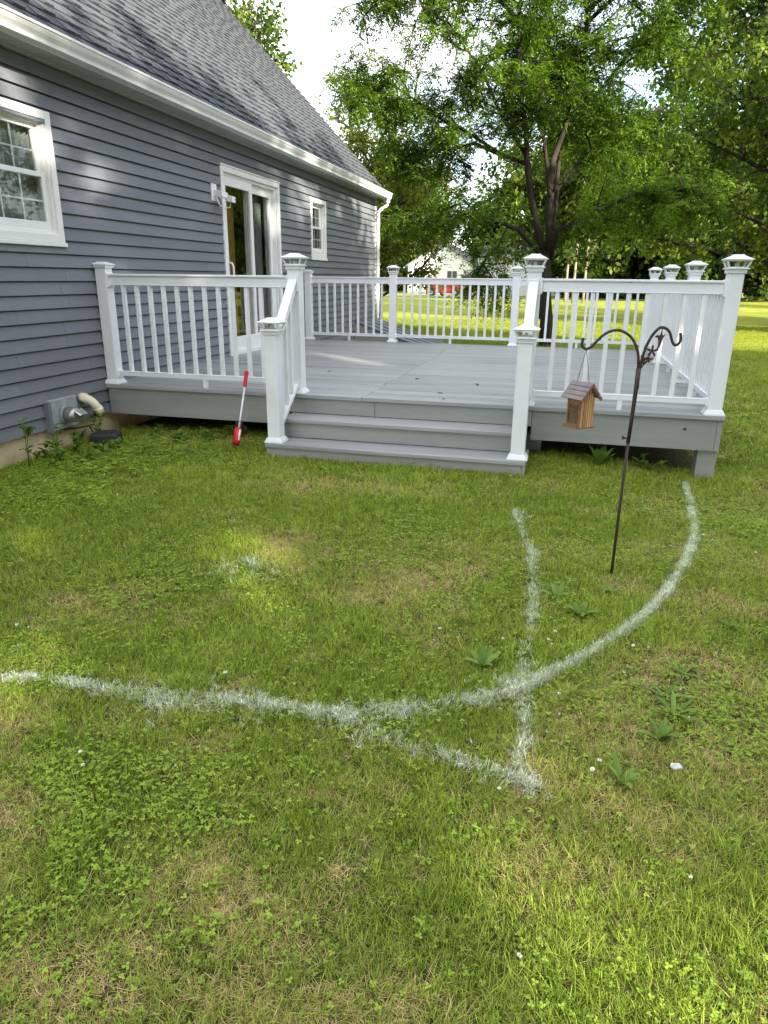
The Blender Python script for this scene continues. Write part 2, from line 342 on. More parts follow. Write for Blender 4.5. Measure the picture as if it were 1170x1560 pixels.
# sheathing behind the boards, around the openings
ybr = sorted({Y0, Y1, *[v for o in openings for v in o[:2]]}); zbr = sorted({ZB, ZT, *[v for o in openings for v in o[2:]]})
mb = MB()
for a, b in zip(ybr, ybr[1:]):
    for c, d in zip(zbr, zbr[1:]):
        if not any(a >= o[0]-1e-6 and b <= o[1]+1e-6 and c >= o[2]-1e-6 and d <= o[3]+1e-6 for o in openings):
            mb.box((-0.12, a, c), (-0.0145, b, d))
mb.build('wall', M['siding'], H)
EXPO = 0.1030; ncourse = int(round((ZT-ZB)/EXPO))
joints = {}
for k in range(ncourse):
    z0 = ZB+k*EXPO; z1 = z0+EXPO+0.012
    cuts = [(o[0], o[1]) for o in openings if z0+EXPO*0.5 > o[2] and z0+EXPO*0.5 < o[3]]
    segs = []; y = Y0
    for c in sorted(cuts): segs.append((y, c[0])); y = c[1]
    segs.append((y, Y1))
    for (a, b) in segs:
        n = max(1, int((b-a)/3.7)+ (1 if b-a > 2.6 else 0))
        br = [a]+sorted(a+(b-a)*((j+1)/n)+random.uniform(-.55, .55) for j in range(n-1))+[b]
        for p, q in zip(br, br[1:]):
            p += 0.0012; q -= 0.0012; t = random.random()
            zc = min(z1, ZT)
            MB().prism([(-.006, z0+.013), (0.018, z0+.010), (0.018, z0), (0.027, z0), (0.0085, z0+EXPO-.011), (-0.010, z0+EXPO-.009), (-0.010, zc), (-0.014, zc)], 1, p, q, t).build('siding_board', M['siding'], H)
MB().box((-0.02, Y0, ZT), (0.006, Y1, 2.95)).build('frieze_board', M['siding'], H)
MB().box((-0.30, Y0, -0.5), (-0.02, Y1, ZB-0.002)).build('foundation', M['concrete'], H)
# the other walls
RX, RZ = -4.7, 0.0
def roof_z(x): return 3.20-1.03*x
mb = MB(); mb.box((-9.5, Y0, -0.4), (-9.38, Y1, 3.0))
mb.build('rear_wall', M['siding'], H)
for y in (Y0, Y1-0.12):
    MB().prism([(-9.38, -0.4), (-0.125, -0.4), (-0.125, 3.2), (RX, roof_z(RX)-0.15), (-9.38, 3.1)], 1, y, y+0.12).build('gable_wall', M['siding'], H)
MB().box((0.0, Y1-0.075, ZB), (0.022, Y1+0.012, ZT)).build('corner_board', M['trim'], H)
MB().box((-8.0, Y0+.2, 0.30), (-0.13, Y1-.2, 0.36)).build('inside_floor', M['dark'], H)
MB().box((-3.1, Y0+.2, 0.36), (-3.0, Y1-.2, 2.7)).build('inside_wall', M['dark'], H)
# roof
roof = MB().hexa([(0.27, Y0-.15, roof_z(.27)-.05), (0.27, Y1+.10, roof_z(.27)-.05), (RX, Y1+.10, roof_z(RX)-.05), (RX, Y0-.15, roof_z(RX)-.05),
                  (0.27, Y0-.15, roof_z(.27)-.012), (0.27, Y1+.10, roof_z(.27)-.012), (RX, Y1+.10, roof_z(RX)-.012), (RX, Y0-.15, roof_z(RX)-.012)]).build('roof', M['underlay'], H)
zz = roof_z(RX)
MB().hexa([(RX, Y0-.15, zz-.05), (RX, Y1+.10, zz-.05), (-9.7, Y1+.10, 2.9), (-9.7, Y0-.15, 2.9),
           (RX, Y0-.15, zz-.01), (RX, Y1+.10, zz-.01), (-9.7, Y1+.10, 2.95), (-9.7, Y0-.15, 2.95)]).build('rear_roof', M['groof'], H)
sdir = Vector((-1, 0, 1.03)).normalized(); sn = Vector((1.03, 0, 1)).normalized()
def shingle_into(mbb, s, ya, yb, lift, tone):
    o = Vector((0.285, 0, roof_z(0.285)))
    th = 0.011+lift; L = 0.175
    lo = o+sdir*s; hi = o+sdir*(s+L)
    vs = []
    for base, t0, t1 in ((lo, 0.003, th), (hi, -0.006, 0.001)):
        pass
    A = lo+sn*0.002; B = hi-sn*0.008; C = hi-sn*0.003; D = lo+sn*th
    mbb.hexa([(A.x, ya, A.z), (A.x, yb, A.z), (B.x, yb, B.z), (B.x, ya, B.z), (D.x, ya, D.z), (D.x, yb, D.z), (C.x, yb, C.z), (C.x, ya, C.z)], tone)
allsh = []
smax = (0.285-RX)*math.hypot(1, 1.03); s = 0.0; row = 0
while s < smax-0.05:
    y = Y0-0.15-random.uniform(0, .3); hi = random.random() < .5
    while y < Y1+0.10:
        w = random.uniform(0.09, 0.21); hi = not hi
        ya, yb = max(y, Y0-.15), min(y+w, Y1+.11)
        if yb-ya > .02: allsh.append((s, ya+.002, yb-.002, 0.012 if hi else 0.0, np.clip(random.gauss(.62 if hi else .35, .17), 0, 1)))
        y += w
    s += 0.142; row += 1
vis = [q for q in allsh if q[1] > 0.0]
vis.sort(key=lambda q: (q[0]*0.70-(-3.7*0))**2+(q[1]+0.3)**2)
near = set(map(id, vis[:300])); rest = MB()
for q in allsh:
    if id(q) in near:
        one = MB(); shingle_into(one, *q); one.build('shingle', M['shingle'], roof)
    else: shingle_into(rest, *q)
rest.build('shingles', M['shingle'], roof, kind='stuff')
# eave: soffit panels, fascia, gutter, downspout
for i in range(int((Y1-Y0)/0.102)):
    y = Y0+i*0.102
    if y < -1.6: continue
    MB().box((0.008, y, 2.872), (0.212, y+0.098, 2.880)).build('soffit_panel', M['soffit'], H)
MB().box((0.0, Y0, 2.8805), (0.214, Y1+.06, 2.888)).build('soffit_backing', M['dark'], H)
MB().box((0.214, Y0-.1, 2.862), (0.236, Y1+.08, 2.972)).build('fascia_trim', M['trim'], H)
MB().box((0.0, Y0, 2.853), (0.03, Y1, 2.8715)).build('soffit_channel', M['soffit'], H)
prof = [(0.238, 2.862), (0.308, 2.862), (0.311, 2.866), (0.311, 2.876), (0.304, 2.880), (0.308, 2.893), (0.330, 2.918), (0.340, 2.938), (0.341, 2.948), (0.350, 2.950), (0.350, 2.968), (0.336, 2.968), (0.332, 2.953), (0.326, 2.936), (0.300, 2.900), (0.293, 2.876), (0.246, 2.876), (0.246, 2.966), (0.238, 2.966)]
g = MB().prism(prof, 1, Y0-.1, Y1+.06).build('gutter', M['gutter'], H)
MB().prism([(0.238, 2.867), (0.301, 2.867), (0.346, 2.949), (0.346, 2.969), (0.238, 2.969)], 1, Y1+.06, Y1+.066).build('gutter_end', M['gutter'], H)
dp = MB(); yy = Y1-0.04
dp.tube([(0.275, yy, 2.87), (0.275, yy, 2.80), (0.262, yy, 2.765), (0.12, yy, 2.665), (0.075, yy, 2.62), (0.072, yy, 2.56), (0.072, yy, 0.34), (0.10, yy, 0.26), (0.26, yy, 0.18)], 0.036, 10)
dp.build('downspout', M['trim'], H)
MB().box((0.018, yy-.055, 1.60), (0.112, yy+.055, 1.635)).build('downspout_strap', M['trim'], H)
# rake board at the far end
MB().hexa([(0.25, Y1+.012, roof_z(.25)-.20), (0.25, Y1+.09, roof_z(.25)-.20), (RX, Y1+.09, roof_z(RX)-.20), (RX, Y1+.012, roof_z(RX)-.20),
           (0.25, Y1+.012, roof_z(.25)-.055), (0.25, Y1+.09, roof_z(.25)-.055), (RX, Y1+.09, roof_z(RX)-.055), (RX, Y1+.012, roof_z(RX)-.055)]).build('rake_board', M['trim'], H)

def frame_boxes(mbb, y0, y1, z0, z1, w, x0, x1, wt=None, wb=None):
    wt = wt or w; wb = wb or w
    mbb.box((x0, y0, z0), (x1, y0+w, z1)); mbb.box((x0, y1-w, z0), (x1, y1, z1))
    mbb.box((x0, y0+w, z1-wt), (x1, y1-w, z1)); mbb.box((x0, y0+w, z0), (x1, y1-w, z0+wb))
def build_window(y0, y1, z0, z1, nx, label):
    w = MB(); frame_boxes(w, y0-.045, y1+.045, z0-.045, z1+.045, 0.062, 0.001, 0.030)
    w.box((0.001, y0-.055, z0-.075), (0.042, y1+.055, z0-.046))
    win = w.build('window', M['trim'], H, bevel=0.004, label=label)
    c = MB(); frame_boxes(c, y0+.017, y1-.017, z0+.017, z1-.017, 0.018, -0.10, 0.012); frame_boxes(c, y0+.035, y1-.035, z0+.035, z1-.035, 0.014, -0.10, -0.01)
    c.build('window_jamb', M['trim'], win)
    zm = (z0+z1)/2+.02; a0, a1 = y0+.049, y1-.049
    for (s0, s1, xo) in ((zm-.018, z1-.049, -0.055), (z0+.049, zm+.018, -0.025)):
        s = MB(); frame_boxes(s, a0, a1, s0, s1, 0.040, xo-.014, xo+.014, 0.036, 0.036 if xo < -.03 else 0.055); s.build('sash', M['trim'], win, bevel=0.003)
        MB().box((xo-.003, a0+.04, s0+.03), (xo+.001, a1-.04, s1-.03)).build('pane', M['glass'], win)
        for i in range(1, nx):
            yy = a0+.04+(a1-a0-.08)*i/nx; MB().box((xo-.0095, yy-.0065, s0+.03), (xo-.0035, yy+.0065, s1-.03)).build('muntin', M['trim'], win)
        zc = (s0+s1)/2; MB().box((xo-.009, a0+.04, zc-.0065), (xo-.004, a1-.04, zc+.0065)).build('muntin', M['trim'], win)
    # curtains behind the panes: gathered cloth
    cur = MB(); n = 40
    for lo, hi in ((a0, a0+(a1-a0)*.34), (a1-(a1-a0)*.40, a1)):
        pts = [(-.115+.016*math.sin(i*1.9)+.008*math.sin(i*.7), lo+(hi-lo)*i/n) for i in range(n+1)]
        for (p, q) in zip(pts, pts[1:]): cur.add([(p[0], p[1], z0), (q[0], q[1], z0), (q[0], q[1], z1), (p[0], p[1], z1)], [(0, 1, 2, 3)], smooth=True)
    cur.build('curtain', M['curtain'], win)
build_window(*openings[0], 7, 'wide double hung window with a white grid')
build_window(*openings[2], 3, 'narrow double hung window beyond the door')
# sliding door
y0, y1, z0, z1 = openings[1]
d = MB(); frame_boxes(d, y0-.03, y1+.03, z0-.04, z1+.035, 0.065, 0.001, 0.034, 0.06, 0.05); d.box((0.001, y0-.04, z1+.036), (0.045, y1+.04, z1+.052))
door = d.build('sliding_door', M['trim'], H, bevel=0.004)
jm = MB(); frame_boxes(jm, y0+.036, y1-.036, z0+.011, z1-.026, 0.03, -0.11, 0.0); jm.build('door_jamb', M['trim'], door)
ym = (y0+y1)/2
for (a, b, xo) in ((y0+.067, ym+.045, -0.025), (ym-.045, y1-.067, -0.075)):
    s = MB(); frame_boxes(s, a, b, z0+.042, z1-.058, 0.075, xo-.02, xo+.02, 0.10, 0.13); s.build('door_sash', M['trim'], door, bevel=0.003)
    MB().box((xo-.004, a+.07, z0+.16), (xo+.002, b-.07, z1-.15)).build('pane', M['glass'], door)
MB().tube([(-0.004, y0+.125, 1.28), (0.03, y0+.135, 1.29), (0.045, y0+.14, 1.33), (0.045, y0+.14, 1.46), (0.03, y0+.135, 1.50), (-0.004, y0+.125, 1.51)], 0.011, 8).build('door_handle', M['whitepl'], door)
n = 30
for lo, hi, mk in ((ym-.34, ym-.12, 'tan'), (y1-.30, y1-.10, 'curtain')):
    dr = MB(); pts = [(-.22+.025*math.sin(i*1.7), lo+(hi-lo)*i/n) for i in range(n+1)]
    for (p, q) in zip(pts, pts[1:]): dr.add([(p[0], p[1], z0), (q[0], q[1], z0), (q[0], q[1], z1), (p[0], p[1], z1)], [(0, 1, 2, 3)], smooth=True)
    dr.build('drape', M[mk], door)
MB().box((-.10, y0, z0-.038), (-.005, y1, z0+.0105)).build('threshold', M['trim'], door)

# ------------------------------------------------------------------ deck
W, D = 5.167, 5.19
XB, XE = 1.836, 3.725
DK = empty('deck', (2.6, 2.6, 0), 'low grey painted timber deck with three steps down to the lawn', 'deck')
def dk(mbb, name, m, par=None, bevel=0.0, **kw):
    if par is None: par = DK
    o = mbb.build(name, m, par, bevel, **kw)
    if par is DK: o.location = (-2.6, -2.6, 0)
    return o
nb = 36; bw = (D+.02)/nb
for i in range(nb):
    y = -0.022+i*bw; j = 2.42+random.uniform(-.015, .015)
    for a, b in ((0.022, j-.0015), (j+.0015, W+.004)):
        dk(MB().box((a, y, ZD-.030+random.uniform(-.001, .001)), (b, y+bw-.0065, ZD+random.uniform(-.0015, .001)), random.random()), 'deck_board', M['deck'], bevel=0.003)
zf0, zf1 = ZD-.265, ZD-.031
dk(MB().box((0.03, 0.0, zf0), (XB-.065, .038, zf1), .4), 'fascia_board', M['deckf'], bevel=0.003)
dk(MB().box((XE+.065, 0.0, zf0), (W-.042, .038, zf1), .5), 'fascia_board', M['deckf'], bevel=0.003)
dk(MB().box((W-.040, 0.004, zf0-.002), (W-.002, D-.05, zf1), .6), 'fascia_board', M['deckf'], bevel=0.003)
dk(MB().box((0.03, D-.05, zf0), (W-.042, D-.012, zf1), .6), 'fascia_board', M['deckf'], bevel=0.003)
kn = MB()
for k in range(10):
    t = 2*math.pi*k/10; kn.v.append((4.905+.016*math.cos(t), -.0012, zf0+.155+.009*math.sin(t)+.004*math.sin(2*t)))
kn.f.append(tuple(range(10))); kn.t.append(.5); kn.smooth.append(False)
dk(kn, 'knot_hole', M['dark'])
dk(MB().box((5.03, .045, -.35), (5.165, .18, zf0-.004), .5), 'support_post', M['deckf'], bevel=0.004)
for (x, y) in ((1.7, .06), (3.75, .2), (5.03, 2.6), (5.03, 4.9), (.3, 2.6), (2.6, 4.9), (.3, 4.9)):
    dk(MB().box((x, y+.04, -.35), (x+.12, y+.16, zf0-.003)), 'support_post', M['deckf'])
for i in range(12):
    y = .35+i*.4; dk(MB().box((.06, y, zf0+.03), (W-.06, y+.038, zf1-.002)), 'joist', M['soil'])
# steps
T1, T2 = .2646, .1111; YT1, YT2 = -.290, -.545
ST = empty('steps', (0, 0, 0), parent=DK); ST.location = (-2.6, -2.6, 0)
dk(MB().box((XB-.062, -.002, T1+.002), (2.52, .036, ZD-.032), .4), 'riser', M['deckf'], ST, .002)
dk(MB().box((2.523, -.002, T1+.002), (XE+.062, .036, ZD-.032), .55), 'riser', M['deckf'], ST, .002)
dk(MB().box((XB-.03, YT1, T1-.030), (XE+.03, -.004, T1), .8), 'tread', M['deck'], ST, .004)
dk(MB().box((XB-.03, YT1+.025, T2+.002), (XE+.03, YT1+.06, T1-.0305), .5), 'riser', M['deckf'], ST, .002)
dk(MB().box((XB-.062, YT2, T2-.030), (XE+.064, YT1+.023, T2), .8), 'tread', M['deck'], ST, .004)
dk(MB().box((XB-.058, YT2+.022, -.12), (XE+.036, YT2+.058, T2-.0305), .5), 'riser', M['deckf'], ST, .002)
dk(MB().box((XE+.038, YT2+.024, -.12), (XE+.062, -.01, T2-.0305), .5), 'stringer', M['deckf'], ST, .002)
dk(MB().box((XB-.058, YT2+.06, -.12), (XB-.035, -.01, T2-.0305), .5), 'stringer', M['deckf'], ST, .002)
dk(MB().box((XE+.005, YT1+.062, T2+.002), (XE+.029, -.006, T1-.0305), .5), 'stringer', M['deckf'], ST, .002)
dk(MB().box((XB-.029, YT1+.062, T2+.002), (XB-.005, -.006, T1-.0305), .5), 'stringer', M['deckf'], ST, .002)

# ------------------------------------------------------------------ railings
PW = .102; CAPH = .124; HC = 1.110
posts = dict(A=(.075, .055), B=(XB, .055), C=(XB, YT2+.09), D=(XE, YT2+.09), E=(XE, .055), F=(W-.075, .055),
             L=(W-.075, 1.789), K=(W-.075, 3.471), J=(W-.075, D-.055), I=(3.24, D-.055), Hh=(1.42, D-.055), Gg=(.075, D-.055))
ptop = {k: ZD+HC-CAPH for k in posts}; pbase = {k: ZD for k in posts}
for k in 'CD': pbase[k] = T2; ptop[k] = T2+.9516-CAPH
for k in ('A', 'Gg'): ptop[k] = ZD+1.01
skirt_me = MB().frustum((0, 0), 0, .012, .148, .148).frustum((0, 0), .012, .040, .140, .112).mesh('post_skirt', M['vinyl'])
def post(k, par):
    x, y = posts[k]; h = ptop[k]-pbase[k]
    o = MB().box((-PW/2, -PW/2, 0), (PW/2, PW/2, h)).build('post', M['vinyl'], par, bevel=.005); o.location = (x, y, pbase[k])
    s = link('post_skirt', skirt_me, o, .003); s.location = (0, 0, .001)
    if k in ('A', 'Gg'):
        c = MB().frustum((0, 0), 0, .022, .128, .132).frustum((0, 0), .022, .028, .150, .150).frustum((0, 0), .028, .048, .146, .06).build('post_cap', M['vinyl'], o, bevel=.003); c.location = (0, 0, h-.022)
    return o
BAL = {}
def section(par, k0, k1, nbal, sloped=False):
    p, q = Vector((*posts[k0], 0)), Vector((*posts[k1], 0)); d = (q-p).normalized(); p = p+d*PW/2; q = q-d*PW/2
    e = empty('railing_section', (0, 0, 0), parent=par)
    def zat(t, kind):
        if not sloped: return ZD+{'bot': .092, 'top': .888}[kind]
        if kind == 'top': return (ptop[k0]-.075)*(1-t)+(ZD+.875)*t
        return (T2+.095)*(1-t)+(ZD+.075)*t
    def rail(kind, w, h, name, extra=None):
        mbb = MB(); a = p.copy(); b = q.copy(); a.z = zat(0, kind); b.z = zat(1, kind)
        mbb.bar(a, b, w, h)
        if extra:
            for (dz, ww, hh) in extra: mbb.bar(a+Vector((0, 0, dz)), b+Vector((0, 0, dz)), ww, hh)
        mbb.build(name, M['vinyl'], e, bevel=.005)
    rail('top', .042, .070, 'top_rail', [(.043, .072, .018), (-.037, .050, .010)])
    rail('bot', .044, .036, 'bottom_rail', [(.020, .050, .006)])
    for i in range(nbal):
        t = (i+1)/(nbal+1); c = p.lerp(q, t); z0 = zat(t, 'bot')+.016; z1 = zat(t, 'top')-.034; h = round(z1-z0, 3)
        if h not in BAL: BAL[h] = MB().box((-.016, -.016, 0), (.016, .016, h)).mesh('baluster', M['vinyl'])
        o = link('baluster', BAL[h], e, .003); o.location = (c.x, c.y, z0); o.rotation_euler = (0, 0, math.atan2(d.y, d.x))
    for base, sg in ((p, 1), (q, -1)):
        for kind, hh, ww in (('top', .115, .086), ('bot', .060, .066)):
            c = base; t = 0 if sg > 0 else 1; z = zat(t, kind)
            MB().bar(c+Vector((0, 0, z-hh/2)), c+Vector((0, 0, z+hh/2)), ww, .028, up=d).build('bracket', M['vinyl'], e, bevel=.003)
    if not sloped:
        c = (p+q)/2+d*.02; MB().box((c.x-.017, c.y-.017, ZD+.001), (c.x+.017, c.y+.017, ZD+.0735)).build('foot_block', M['vinyl'], e)
RL = empty('deck_railing', (0, 0, 0), 'white vinyl railing from the house wall to the left side of the steps', 'railing', 'white deck railings')
for k in 'ABC': post(k, RL)
section(RL, 'A', 'B', 12); section(RL, 'C', 'B', 3, True)
RR = empty('deck_railing', (0, 0, 0), 'long white vinyl railing running round the right side and back of the deck', 'railing', 'white deck railings')
for k in ('D', 'E', 'F', 'L', 'K', 'J', 'I', 'Hh', 'Gg'): post(k, RR)
section(RR, 'D', 'E', 3, True); section(RR, 'E', 'F', 9); section(RR, 'F', 'L', 12); section(RR, 'L', 'K', 12); section(RR, 'K', 'J', 12)
section(RR, 'J', 'I', 12); section(RR, 'I', 'Hh', 13); section(RR, 'Hh', 'Gg', 9)

def solar_cap():
    r = empty('solar_cap_light')
    b = MB().frustum((0, 0), 0, .028, .120, .124).frustum((0, 0), .028, .033, .150, .152).frustum((0, 0), .033, .037, .146, .140).build('base', M['vinyl'], r, bevel=.002)
    z0, z1, w0, w1 = .037, .088, .112, .152
    cg = MB()
    cs = ((-1, -1), (1, -1), (1, 1), (-1, 1))
    for sx, sy in cs: cg.bar((sx*w0/2, sy*w0/2, z0), (sx*w1/2, sy*w1/2, z1), .011, .011, up=(0, 1, .2))
    for i in range(4):
        a, c = cs[i], cs[(i+1) % 4]
        cg.bar((a[0]*w1/2, a[1]*w1/2, z1-.003), (c[0]*w1/2, c[1]*w1/2, z1-.003), .009, .008); cg.bar((a[0]*w0/2, a[1]*w0/2, z0+.003), (c[0]*w0/2, c[1]*w0/2, z0+.003), .009, .008)
    cg.build('lamp_cage', M['vinyl'], r)
    for i in range(4):
        a, c = cs[i], cs[(i+1) % 4]; k = .97
        MB().add([(a[0]*w0/2*k, a[1]*w0/2*k, z0), (c[0]*w0/2*k, c[1]*w0/2*k, z0), (c[0]*w1/2*k, c[1]*w1/2*k, z1), (a[0]*w1/2*k, a[1]*w1/2*k, z1)], [(0, 1, 2, 3)]).build('lens', M['lens'], r)
    MB().box((-.012, -.012, z0), (.012, .012, z0+.03)).build('bulb_holder', M['whitepl'], r)
    MB().frustum((0, 0), .088, .094, .180, .180).frustum((0, 0), .094, .116, .174, .082).frustum((0, 0), .116, .124, .082, .066).build('cap_roof', M['vinyl'], r, bevel=.002)
    return r
def copy_tree(o, parent=None):
    c = o.copy(); COL.objects.link(c); c.parent = parent
    for ch in list(o.children): copy_tree(ch, c)
    return c
cap0 = solar_cap(); first = True
for k, lab in dict(B='solar cap light on the tall post at the left top of the steps', C='solar cap light on the low post at the left foot of the steps',
                   D='solar cap light on the low post at the right foot of the steps', E='solar cap light on the tall post at the right top of the steps',
                   F='largest looking solar cap light, on the front right corner post of the deck', L='solar cap light on the right side railing, next behind the front corner post',
                   K='solar cap light on the right side railing, second behind the front corner post', J='smallest looking solar cap light on the right, at the back right corner post',
                   I='solar cap light on the back railing just left of the tall step post', Hh='solar cap light on the back railing post nearest the house corner').items():
    o = cap0 if first else copy_tree(cap0); first = False
    o.location = (*posts[k], ptop[k]); tag(o, lab, 'post light', 'solar cap lights on the railing posts')

# ------------------------------------------------------------------ cellar hatch behind the deck
hz = lambda x: 0.03+0.53*max(0.0, 1-x/1.85)**1.35
ha = empty('cellar_hatch', (0, 8.7, 0), 'grey sloping cellar hatch against the house behind the deck', 'hatch')
xs = np.linspace(0.016, 1.85, 14)
for a, b in ((7.86, 8.56), (8.585, 9.30)):
    mb = MB()
    for p, q in zip(xs, xs[1:]):
        mb.hexa([(p, a-8.7, hz(p)-.03), (q, a-8.7, hz(q)-.03), (q, b-8.7, hz(q)-.03), (p, b-8.7, hz(p)-.03), (p, a-8.7, hz(p)), (q, a-8.7, hz(q)), (q, b-8.7, hz(q)), (p, b-8.7, hz(p))])
    mb.build('hatch_leaf', M['patio'], ha)
for y in (7.83, 8.20, 8.56, 8.94, 9.27):
    mb = MB()
    for p, q in zip(xs, xs[1:]): mb.bar((p, y-8.7, hz(p)+.008), (q, y-8.7, hz(q)+.008), .035, .03)
    mb.build('hatch_rib', M['patio'], ha)
for y in (7.80, 9.31):
    pts = [(x, hz(x)-.032) for x in xs]+[(1.85, -.4), (.016, -.4)]
    MB().prism(pts, 1, y-8.7, y+.05-8.7).build('hatch_side', M['deckf'], ha)

# ------------------------------------------------------------------ things on the wall
fl = empty('floodlight', (0.0145, 2.30, 2.17), 'white outdoor floodlight on the wall left of the sliding door', 'light')
MB().box((0, -.075, -.02), (.02, .045, .16)).build('back_plate', M['whitepl'], fl, bevel=.006)
MB().hexa([(.02, -.03, .03), (.13, -.05, .015), (.13, .10, .015), (.02, .05, .03), (.02, -.03, .10), (.13, -.05, .075), (.13, .10, .075), (.02, .05, .10)]).build('lamp_head', M['whitepl'], fl, bevel=.008)
MB().hexa([(.10, .07, -.01), (.20, .06, -.03), (.20, .14, -.03), (.10, .15, -.01), (.10, .07, .06), (.20, .06, .035), (.20, .14, .035), (.10, .15, .06)]).build('sensor_head', M['whitepl'], fl, bevel=.008)
MB().tube([(.05, -.04, .02), (.09, -.035, -.07), (.10, .05, -.085), (.14, .11, -.075), (.15, .115, -.01)], .007, 6).build('wire_guard', M['whitepl'], fl)

vt = empty('vent_hood', (0.0145, -.63, .27), 'grey vent block with a round metal dryer duct low on the house wall', 'vent')
MB().box((0, -.165, -.125), (.035, .165, .125)).build('vent_block', M['ventbox'], vt, bevel=.008)
MB().box((.0, -.20, -.13), (.045, -.166, .115)).build('side_flange', M['siding'], vt)
ring = MB(); ring.tube([(.035, 0, -.01), (.055, 0, -.01)], .075, 20); ring.build('duct_flange', M['ventbox'], vt)
MB().tube([(.05, 0, -.01), (.16, 0, -.012)], [.062, .056], 18).build('duct_pipe', M['metal'], vt)
MB().add([(.155, -.056, .035), (.155, .056, .035), (.215, .05, -.005), (.215, -.05, -.005), (.158, -.05, .042), (.158, .05, .042), (.222, .04, .002), (.222, -.04, .002)],
         [(0, 1, 2, 3), (4, 5, 6, 7), (0, 1, 5, 4), (1, 2, 6, 5), (2, 3, 7, 6), (3, 0, 4, 7)]).build('damper_flap', M['metal'], vt, bevel=.002)
pv = empty('pvc_elbow', (0.0145, -.36, .355), 'cream plastic pipe elbow sticking out of the wall beside the deck', 'pipe')
arc = [(0, -.02, .0), (.03, -.015, .002)]+[(.03+.10*math.sin(t), -.015+.055*(1-math.cos(t)), -.115*(1-math.cos(t))) for t in np.linspace(.1, 1.45, 9)]+[(.135, .038, -.135)]
MB().tube(arc, .036, 16).build('pipe', M['pvc'], pv)
MB().tube(arc[0:4], .042, 16).tube(arc[-3:], .042, 16).build('collar', M['pvc'], pv)
tag(MB().tube([(.018, -.80, .165), (.02, -.72, .152), (.02, -.60, .125), (.03, -.45, .112), (.05, -.36, .112), (.09, -.33, .02)], .006, 6).build('cable', M['black']), 'thin black cable sagging along the tan foundation', 'cable')
bb = empty('bait_box', (.33, -.52, -.005), 'low black plastic box on the ground under the pipe elbow', 'box', rz=.35)
MB().frustum((0, 0), 0, .085, .23, .22, d0=.19, d1=.18).build('body', M['black'], bb, bevel=.012)
MB().frustum((0, 0), .086, .118, .24, .17, d0=.20, d1=.13).build('lid', M['black'], bb, bevel=.01)

# ------------------------------------------------------------------ shepherd hook with feeder
HX, HY = 4.306, -2.214
hk = empty('shepherd_hook', (HX, HY, float(gz(HX, HY))), 'tall brown iron double shepherd hook stuck in the lawn', 'garden hook')
zb = -float(gz(HX, HY))
def hp(x, z, y=0): return (x-HX, y, z+zb)
MB().tube([hp(4.306, -.12), hp(4.306, .30), hp(4.307, .672)], .0068, 8).build('lower_pole', M['iron'], hk)
MB().tube([hp(4.307, .655), hp(4.310, .78), hp(4.312, .90), hp(4.312, .99)], [.0085, .0085, .010, .011], 10).build('upper_pole', M['iron'], hk)
MB().tube([hp(4.286, .677), hp(4.310, .672)], .004, 6).tube([hp(4.283, .671), hp(4.283, .685)], .006, 6).build('thumb_screw', M['iron'], hk)
def spline(pts, n=8):
    out = []; P = [pts[0]]+list(pts)+[pts[-1]]
    for i in range(1, len(P)-2):
        a, b, c, d = map(np.array, (P[i-1], P[i], P[i+1], P[i+2]))
        for t in np.linspace(0, 1, n, endpoint=False): out.append(tuple(.5*((2*b)+(-a+c)*t+(2*a-5*b+4*c-d)*t*t+(-a+3*b-3*c+d)*t**3)))
    out.append(tuple(pts[-1])); return out
left = [hp(*p) for p in ((4.309, .90), (4.309, 1.00), (4.298, 1.065), (4.268, 1.118), (4.225, 1.146), (4.185, 1.147), (4.15, 1.128), (4.122, 1.098), (4.100, 1.073), (4.078, 1.066), (4.063, 1.082), (4.065, 1.112))]
right = [hp(*p) for p in ((4.317, .90), (4.318, 1.00), (4.328, 1.07), (4.350, 1.13), (4.376, 1.163), (4.400, 1.163), (4.420, 1.145), (4.433, 1.112), (4.445, 1.095), (4.459, 1.098), (4.467, 1.115), (4.463, 1.145))]
MB().tube(spline(left), .0062, 8).build('left_arm', M['iron'], hk)
MB().tube(spline(right), .0062, 8).build('right_arm', M['iron'], hk)
def plate(pts, th=.004, y=0.0):
    n = len(pts); vs = [hp(x, z, y-th/2) for x, z in pts]+[hp(x, z, y+th/2) for x, z in pts]
    return vs, [tuple(range(n)), tuple(range(n, 2*n))[::-1]]+[(i, (i+1) % n, n+(i+1) % n, n+i) for i in range(n)]
bird = [(4.388, 1.160), (4.384, 1.140), (4.380, 1.132), (4.372, 1.134), (4.362, 1.128), (4.364, 1.124), (4.374, 1.122), (4.378, 1.108), (4.379, 1.088), (4.374, 1.070), (4.382, 1.074), (4.388, 1.088), (4.392, 1.108), (4.396, 1.122), (4.406, 1.140), (4.394, 1.132), (4.391, 1.140)]
MB().add(*plate(bird)).tube([hp(4.388, 1.158), hp(4.388, 1.166)], .003, 6).build('hummingbird', M['rust'], hk)
def flower(cx, cz, r, n):
    return [(cx+r*(.62+.38*math.cos(n*t))*math.cos(t+.3), cz+r*(.62+.38*math.cos(n*t))*math.sin(t+.3)) for t in np.linspace(0, 2*math.pi, 48, endpoint=False)]
MB().add(*plate(flower(4.358, 1.066, .026, 5), .003, -.004)).add(*plate(flower(4.358, 1.066, .013, 5), .004, -.008)).build('flower', M['rust'], hk)
MB().add(*plate(flower(4.331, 1.030, .022, 3), .003)).add(*plate(flower(4.352, 1.030, .015, 3), .003)).build('leaf', M['rust'], hk)
